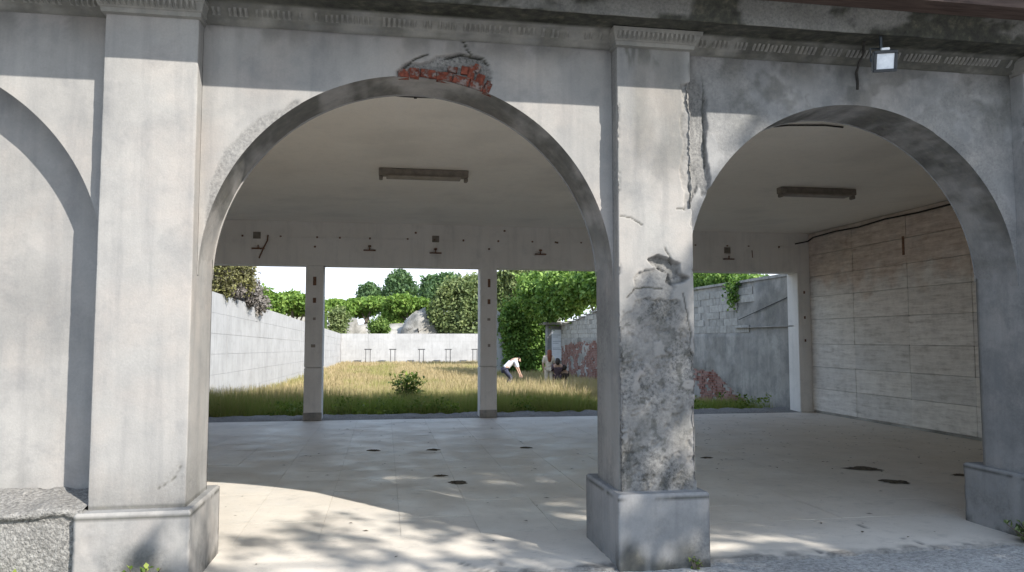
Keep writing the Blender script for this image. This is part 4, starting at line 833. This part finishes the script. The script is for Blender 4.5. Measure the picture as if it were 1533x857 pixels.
# brush on the left wall
tree('overgrown_shrub', 'tall dark overgrown shrub behind the left field wall at the arch edge', [pxblob(306, 350, 388, 436, 17.5, 1.0), pxblob(330, 372, 385, 428, 18.5, 1.0), pxblob(355, 380, 388, 440, 19.5, .7), pxblob(300, 345, 420, 448, 17.5, .6)], -5.2, 18, -.3, M['leaf_mixed'], 480, 24, .055, .13, 131, .09, 'shrub')
tree('dead_shrub', 'grey leafless brush spilling over the top of the left field wall', [pxblob(318, 360, 426, 446, 18.5, .5), pxblob(345, 388, 432, 458, 20.5, .5), pxblob(362, 400, 444, 468, 22, .5), pxblob(368, 390, 424, 456, 22, .4)], -4.9, 20.5, -.3, M['leaf_dead'], 420, 26, .06, .14, 133, .05, 'shrub', shell=.2)
# the tree in front of the arcade, up-sun, whose shade dapples the right half
def shade_density(hx, hz):
    top = np.interp(hx, [-3, -1.6, -.9, -.2, .5, 1.2, 1.7, 2.2, 2.45, 2.62, 2.8, 3.2, 6, 9], [-.9, .15, .75, 1.15, 1.45, 1.75, 2.0, 2.15, 2.3, 2.75, 3.5, 4.3, 6.2, 5.5])
    d = sstep(0, .35, top-hz)*(hz > -.9)
    dens = np.interp(hx, [-3, -1.5, 0, 1.5, 2.2, 2.8, 3.3, 4], [.16, .22, .40, .46, .50, .60, .80, 1.0]); return d*dens
g = np.random.default_rng(12); N = 6700; hx = g.uniform(-3, 9, N); hz = g.uniform(-1.2, 6.2, N); keep = g.uniform(0, 1, N) < shade_density(hx, hz); hx, hz = hx[keep], hz[keep]
p3 = np.stack([hx, 0*hx, hz], -1); base_gap = np.where((hz < .62) & (hx > 1.45) & (hx < 2.45), .2, 0); gap = -base_gap+fbm(p3*np.array([1, 1, 1.0])+(hz*-.55)[:, None]*np.array([1, 0, 0]), 2.1, 3, 9); kp = gap < np.interp(hx, [0, 2.4, 2.9, 3.6, 5], [.50, .50, .50, .58, .66]); hx, hz = hx[kp], hz[kp]
tt_ = g.uniform(6.2, 10.5, len(hx)); C = np.stack([hx+.8*tt_, -tt_, hz+.9*tt_], -1)
lt = thing('plane_tree', 'large leafy tree in front of the arcade casting dappled shade on the right arch', 'tree', (12.5, -8.6, -.05))
V, F, tn = leaf_cloud(C, .085, 13, .12, 141, 1.0, .6); mesh_np('crown', V, F, M['leaf_bright'], lt, {'tint': tn})
b = MB(); base = np.array([12.5, -8.6, -.1]); b.tube([base, base+np.array([-.1, 0, 2.4]), base+np.array([-.5, .1, 5.0]), base+np.array([-.9, 0, 8.5]), base+np.array([-.6, 0, 11])], [.36, .29, .24, .15, .05], 10)
for k in range(26):
    c = C[g.integers(0, len(C))]; s = base+np.array([-.4, .05, g.uniform(3.5, 8)]); m_ = (s+c)/2+np.array([0, 0, .5]); b.tube([s, m_, c], [.11, .06, .015], 6)
b.build('trunk', M['bark'], lt)
# ================================================================== SAPLING, WEEDS, GRASS
def leafy_plant(name, lab, base, h, w, stems, lf, size, mat, seed, cat='plant'):
    g = random.Random(seed); base = np.array(base, float); t = thing(name, lab, cat, base); m = MB(); V = []; F = []; tn = []
    for k in range(stems):
        a = g.uniform(0, 6.28); q = g.uniform(.15, 1)**.7; tip = base+np.array([math.cos(a)*w*q, math.sin(a)*w*q*.8, h*(1-.55*q*g.uniform(.4, 1.2))]); mid = base+(tip-base)*.5+np.array([0, 0, .10*h]); m.tube([base, mid, tip], [.010, .007, .003], 5)
        for j in range(lf):
            f = g.uniform(.25, 1); p = (1-f)**2*base+2*f*(1-f)*mid+f*f*tip; d = np.array([g.gauss(0, 1), g.gauss(0, 1), g.gauss(.35, .5)]); d /= np.linalg.norm(d); u = np.cross(d, [g.gauss(0, .4), g.gauss(0, .4), 1]); u /= np.linalg.norm(u)+1e-6; s = size*g.uniform(.6, 1.3); n = len(V); up_ = np.cross(u, d)*s*.15
            V += [p, p+d*s*.45+u*s*.28+up_, p+d*s, p+d*s*.45-u*s*.28+up_]; F.append((n, n+1, n+2, n+3)); tn += [g.random()]*4
    m.build('stem', M['bark'], t); mesh_np('foliage', V, F, mat, t, {'tint': tn}); return t
leafy_plant('sapling', 'young green sapling bush standing alone in the grass behind the arcade', (.56, 14.4, -.33), 1.22, .60, 34, 18, .125, M['leaf_weed'], 3, 'bush')
wb = atZ(262, 856, -.04); leafy_plant('weed', 'leafy green weed at the right foot of the left plinth', (wb[0]-.03, -.24, -.06), .30, .17, 16, 12, .055, M['leaf_weed'], 5, 'weed')
leafy_plant('weed', 'dark green weed at the plinth on the far right edge', (5.02, .02, -.05), .24, .20, 18, 10, .05, M['leaf_olive'], 7, 'weed')
leafy_plant('weed', 'tiny green weed on the front of the plinth under the worn pillar', (2.17, -.135, -.05), .12, .05, 7, 6, .03, M['leaf_weed'], 9, 'weed')
g = np.random.default_rng(5); C = np.stack([g.uniform(-3.4, -1.93, 150), g.uniform(-.45, -.12, 150), g.uniform(0, .22, 150)], -1); C[:, 2] *= .6+.4*np.sin(C[:, 0]*7)
V, F, tn = leaf_cloud(C, .028, 12, .035, 161, .8); tag(mesh_np('ground_cover', V, F, M['leaf_weed'], None, {'tint': np.clip(tn*.6+.4, 0, 1)}), 'yellow green ground cover along the foot of the blind arch', 'ground cover', kind='stuff')
def blades(n, xr, yr, hfun, wid, seed, name, lab, dry):
    g = np.random.default_rng(seed); x = g.uniform(*xr, n); u = g.uniform(0, 1, n); y = yr[0]+(yr[1]-yr[0])*u**1.6; p = np.stack([x, y, 0*x], -1); den = fbm(p, .9, 3, seed); k = (g.uniform(0, 1, n) < .35+den) & (x > -4.6+(y-10.6)*.035) & (x < 8.9)
    if yr[0] < 12: k &= ~(y < 10.75+1.1*fbm(np.stack([x, 0*x, 0*x], -1), 1.3, 4, 8)-.25)
    x, y, p, den = x[k], y[k], p[k], den[k]; n = len(x); h = hfun(x, y, den)*g.uniform(.55, 1.25, n); w = wid*g.uniform(.6, 1.4, n)*(1+.035*(y-10)); a = g.uniform(0, 6.28, n); lean = g.normal(0, .28, (n, 2)); z = field_z(y)-.03
    dx, dy = np.cos(a)*w, np.sin(a)*w; tip = np.stack([x+lean[:, 0]*h, y+lean[:, 1]*h, z+h*(1-.3*(lean**2).sum(1))], -1); mid = np.stack([x+lean[:, 0]*h*.35, y+lean[:, 1]*h*.35, z+h*.55], -1); b0 = np.stack([x, y, z], -1); s = np.stack([dx, dy, 0*dx], -1)
    V = np.stack([b0-s, b0+s, mid+s*.8, tip, mid-s*.8], 1).reshape(-1, 3); i = np.arange(n)[:, None]*5; F = np.concatenate([i+np.array([[0, 1, 2, 4]]), i+np.array([[4, 2, 3, 3]])]); F4 = i+np.array([[0, 1, 2, 4]]); 
    t = np.clip(dry(x, y, den)+g.normal(0, .13, n), 0, 1); V2 = np.stack([b0-s, b0+s, tip+s*.12, tip-s*.12], 1).reshape(-1, 3)
    tag(mesh_np(name, V2, np.arange(n*4).reshape(-1, 4), M['grass'], None, {'tint': np.repeat(t, 4)}), lab, 'grass', kind='stuff')
def dryness(x, y, den): return np.clip(sstep(10.8, 15.0, y+4.5*(den-.5)+np.where(x > 2, -.5, 0))*.62+.28+.12*sstep(20, 30, y)-.42*sstep(.52, .68, fbm(np.stack([x, y*.6, 0*x], -1), .55, 4, 3))+.12*(den-.5), 0, 1)
blades(70000, (-5, 9), (10.75, 18), lambda x, y, d: (.26+.36*d)*np.where(x > 4.8, .55, 1)*np.where(x < -1, 1.15, 1), .006, 31, 'grass', 'green and yellow grass at the near edge of the field', dryness)
blades(90000, (-5, 9), (17, 53), lambda x, y, d: .16+.24*d+(.10+.22*d)*sstep(26, 20, y)*(.35+.65*sstep(2, 4, x)), .011, 33, 'grass', 'dry golden grass covering the field', dryness)
g = np.random.default_rng(15); C = np.stack([g.uniform(-4.2, 8.7, 420), 10.95+np.abs(g.normal(0, .8, 420)), g.uniform(.0, .30, 420)], -1); kk = fbm(np.stack([C[:, 0], 0*C[:, 0], 0*C[:, 0]], -1), 1.6, 4, 21) > .46; C = C[kk]; C[:, 1] -= .22*g.uniform(0, 1, len(C)); C[:, 2] += field_z(C[:, 1])+.02
V, F, tn = leaf_cloud(C, .038, 14, .07, 163, .8); tag(mesh_np('ground_cover', V, F, M['leaf_weed'], None, {'tint': np.clip(tn*.8, 0, 1)}), 'low leafy weeds along the rough edge between floor and grass', 'ground cover', kind='stuff')
# ================================================================== PEOPLE
def skin_mesh(name, nodes, edges, mat, parent, org, sub=2):
    """nodes: {key: (x,y,z,r)} grown into one surface"""
    ks = list(nodes); idx = {k: i for i, k in enumerate(ks)}; me = bpy.data.meshes.new(name); org = np.array(org, float)
    me.from_pydata([tuple(np.array(nodes[k][:3])-org) for k in ks], [(idx[a], idx[b_]) for a, b_ in edges], []); me.materials.append(mat)
    o = bpy.data.objects.new(name, me); COL.objects.link(o); o.modifiers.new('skin', 'SKIN')
    if not me.skin_vertices:
        import bmesh
        bm2 = bmesh.new(); bm2.from_mesh(me); bm2.verts.layers.skin.verify(); bm2.to_mesh(me); bm2.free()
    for i, k in enumerate(ks): me.skin_vertices[0].data[i].radius = (nodes[k][3], nodes[k][3]*(nodes[k][4] if len(nodes[k]) > 4 else 1)); me.skin_vertices[0].data[i].use_root = (i == 0)
    s = o.modifiers.new('sub', 'SUBSURF'); s.levels = s.render_levels = sub; dg = bpy.context.evaluated_depsgraph_get(); me2 = bpy.data.meshes.new_from_object(o.evaluated_get(dg)); me2.name = name
    bpy.data.objects.remove(o); bpy.data.meshes.remove(me)
    me2.polygons.foreach_set('use_smooth', [True]*len(me2.polygons)); o = bpy.data.objects.new(name, me2); COL.objects.link(o); WORLD[o.name] = org
    if parent is not None: o.parent = parent; o.location = org-WORLD[parent.name]
    else: o.location = org
    return o
def lerp(a, b_, t): return [a[i]+(b_[i]-a[i])*t for i in range(3)]
def person(lab, J, top, legs, hair, hair_len=.1, kneel=False):
    """J: joint positions. body is one skinned surface; clothing and hair are shells over it"""
    base = (J['pelvis'][0], J['pelvis'][1], min(J['footL'][2], J['footR'][2])-.04); t = thing('person', lab, 'person', base)
    n = {'pelvis': (*J['pelvis'], .125), 'waist': (*lerp(J['pelvis'], J['chest'], .5), .105), 'chest': (*J['chest'], .13), 'neck': (*J['neck'], .05), 'jaw': (*lerp(J['neck'], J['head'], .55), .068), 'head': (*J['head'], .092), 'crown': (*[J['head'][i]+(J['head'][i]-J['neck'][i])*.45 for i in range(3)], .055)}
    e = [('pelvis', 'waist'), ('waist', 'chest'), ('chest', 'neck'), ('neck', 'jaw'), ('jaw', 'head'), ('head', 'crown')]
    f = np.array(J['face']); f = f/np.linalg.norm(f); hd = np.array(J['head']); n['nose'] = (*(hd+f*.105-np.array([0, 0, .02])), .013); e.append(('head', 'nose'))
    for s in 'LR':
        for k, r in (('sh', .062), ('el', .042), ('wr', .028), ('hip', .085), ('kn', .058), ('an', .038), ('foot', .035)): n[k+s] = (*J[k+s], r)
        e += [('chest', 'sh'+s), ('sh'+s, 'el'+s), ('el'+s, 'wr'+s), ('pelvis', 'hip'+s), ('hip'+s, 'kn'+s), ('kn'+s, 'an'+s), ('an'+s, 'foot'+s)]
        w, el = np.array(J['wr'+s]), np.array(J['el'+s]); d = (w-el)/np.linalg.norm(w-el); sd = np.cross(d, [0, 1, .1]); sd /= np.linalg.norm(sd)+1e-6; n['palm'+s] = (*(w+d*.07), .030); e.append(('wr'+s, 'palm'+s))
        for q in range(4):
            o_ = (q-1.5)*.020; ln = (.055, .07, .066, .05)[q]; a1 = w+d*.095+sd*o_; a2 = a1+d*ln+np.array([0, -.02, 0]); n[f'k{q}{s}'] = (*a1, .010); n[f't{q}{s}'] = (*a2, .008); e += [('palm'+s, f'k{q}{s}'), (f'k{q}{s}', f't{q}{s}')]
        a1 = w+d*.05+sd*.045; n['th'+s] = (*a1, .010); n['tt'+s] = (*(a1+d*.04+sd*.01), .008); e += [('palm'+s, 'th'+s), ('th'+s, 'tt'+s)]
    skin_mesh('body', n, e, M['skin'], t, base, 1)
    def shell(name, keys, ex, mat, grow): nn = {k: (*n[k][:3], n[k][3]+grow) for k in keys}; nn.update(ex); ee = [q for q in e if q[0] in nn and q[1] in nn]; return nn, ee
    ex = {}; 
    nn, ee = shell('top', ['waist', 'pelvis', 'chest', 'shL', 'elL', 'shR', 'elR'], ex, top, .02); skin_mesh('top', nn, ee, top, t, base)
    nn, ee = shell('trousers', ['pelvis', 'hipL', 'knL', 'anL', 'hipR', 'knR', 'anR'], ex, legs, .014); nn['pelvis'] = (*J['pelvis'], .128); skin_mesh('trousers', nn, ee, legs, t, base)
    hb = hd-f*.02; cr = hd-np.array(J['neck']); cr = cr/np.linalg.norm(cr); hn = {'a': (*(hb+cr*.05), .10), 'b': (*(hb-f*.045), .098)}; he = [('a', 'b')]
    if hair_len > .15: hn['c'] = (*(hb-f*.10-np.array([0, 0, hair_len*.5])), .10); hn['d'] = (*(hb-f*.09-np.array([0, 0, hair_len])), .06); he += [('b', 'c'), ('c', 'd')]
    skin_mesh('hair', hn, he, hair, t, base); return t
def sides(J, perp, spec):
    for k, (p, off) in spec.items():
        for s, q in (('L', 1), ('R', -1)): J[k+s] = tuple(np.array(p)+np.array(perp)*off*q)
GZ = -.36; Y0 = 24.0
# man stooping to the right
J = dict(pelvis=(4.62, Y0, .42), chest=(4.93, Y0, .74), neck=(5.05, Y0, .80), head=(5.17, Y0, .77), face=(.7, -.1, -.7))
sides(J, (0, 1, 0), {'sh': ((5.0, Y0, .74), .19), 'el': ((5.10, Y0-.02, .46), .22), 'wr': ((5.2, Y0-.04, .22), .18), 'hip': ((4.62, Y0, .36), .10), 'kn': ((4.86, Y0-.02, .06), .13), 'an': ((4.68, Y0, -.28), .13), 'foot': ((4.86, Y0-.03, -.325), .14)})
person('person in a white shirt and dark trousers bending over in front of the ivy', J, M['white_cloth'], M['navy_cloth'], M['hair_dark'])
# woman with long auburn hair, seen from behind
x = 6.36; J = dict(pelvis=(x-.02, Y0, .46), chest=(x, Y0, .80), neck=(x+.02, Y0, .95), head=(x+.03, Y0, 1.07), face=(.15, .95, -.1))
sides(J, (1, 0, 0), {'sh': ((x, Y0, .86), .17), 'el': ((x, Y0+.03, .60), .22), 'wr': ((x+.02, Y0+.12, .38), .20), 'hip': ((x, Y0, .40), .09), 'kn': ((x, Y0+.02, .04), .10), 'an': ((x, Y0, -.29), .10), 'foot': ((x, Y0+.12, -.325), .11)})
person('person with long auburn hair and a cream top standing before the white notice', J, M['cream_cloth'], M['cream_cloth'], M['hair_auburn'], .42)
# crouching person in dark clothes
x = 6.68; y = Y0-.1; J = dict(pelvis=(x, y+.05, .10), chest=(x, y-.08, .48), neck=(x, y-.12, .62), head=(x, y-.16, .73), face=(.3, .6, -.5))
sides(J, (1, 0, 0), {'sh': ((x, y-.08, .52), .17), 'el': ((x, y+.1, .30), .22), 'wr': ((x, y+.28, .14), .12), 'hip': ((x, y+.05, .08), .10), 'kn': ((x, y+.36, .16), .16), 'an': ((x, y+.05, -.28), .14), 'foot': ((x, y+.18, -.325), .15)})
person('person in dark maroon clothes crouching beside the auburn haired person', J, M['maroon_cloth'], M['maroon_cloth'], M['hair_dark'], .25)
x = 6.98; y = Y0+.1; J = dict(pelvis=(x, y+.05, -.06), chest=(x, y-.10, .22), neck=(x, y-.16, .36), head=(x, y-.22, .47), face=(.3, .6, -.6))
sides(J, (1, 0, 0), {'sh': ((x, y-.12, .26), .14), 'el': ((x, y+.08, .08), .18), 'wr': ((x, y+.26, -.06), .10), 'hip': ((x, y+.05, -.08), .09), 'kn': ((x, y+.32, .02), .13), 'an': ((x, y+.02, -.29), .12), 'foot': ((x, y+.14, -.325), .13)})
person('small dark figure with brown hair crouching nearest the red brick patch', J, M['brown_cloth'], M['brown_cloth'], M['hair_dark'], .2)
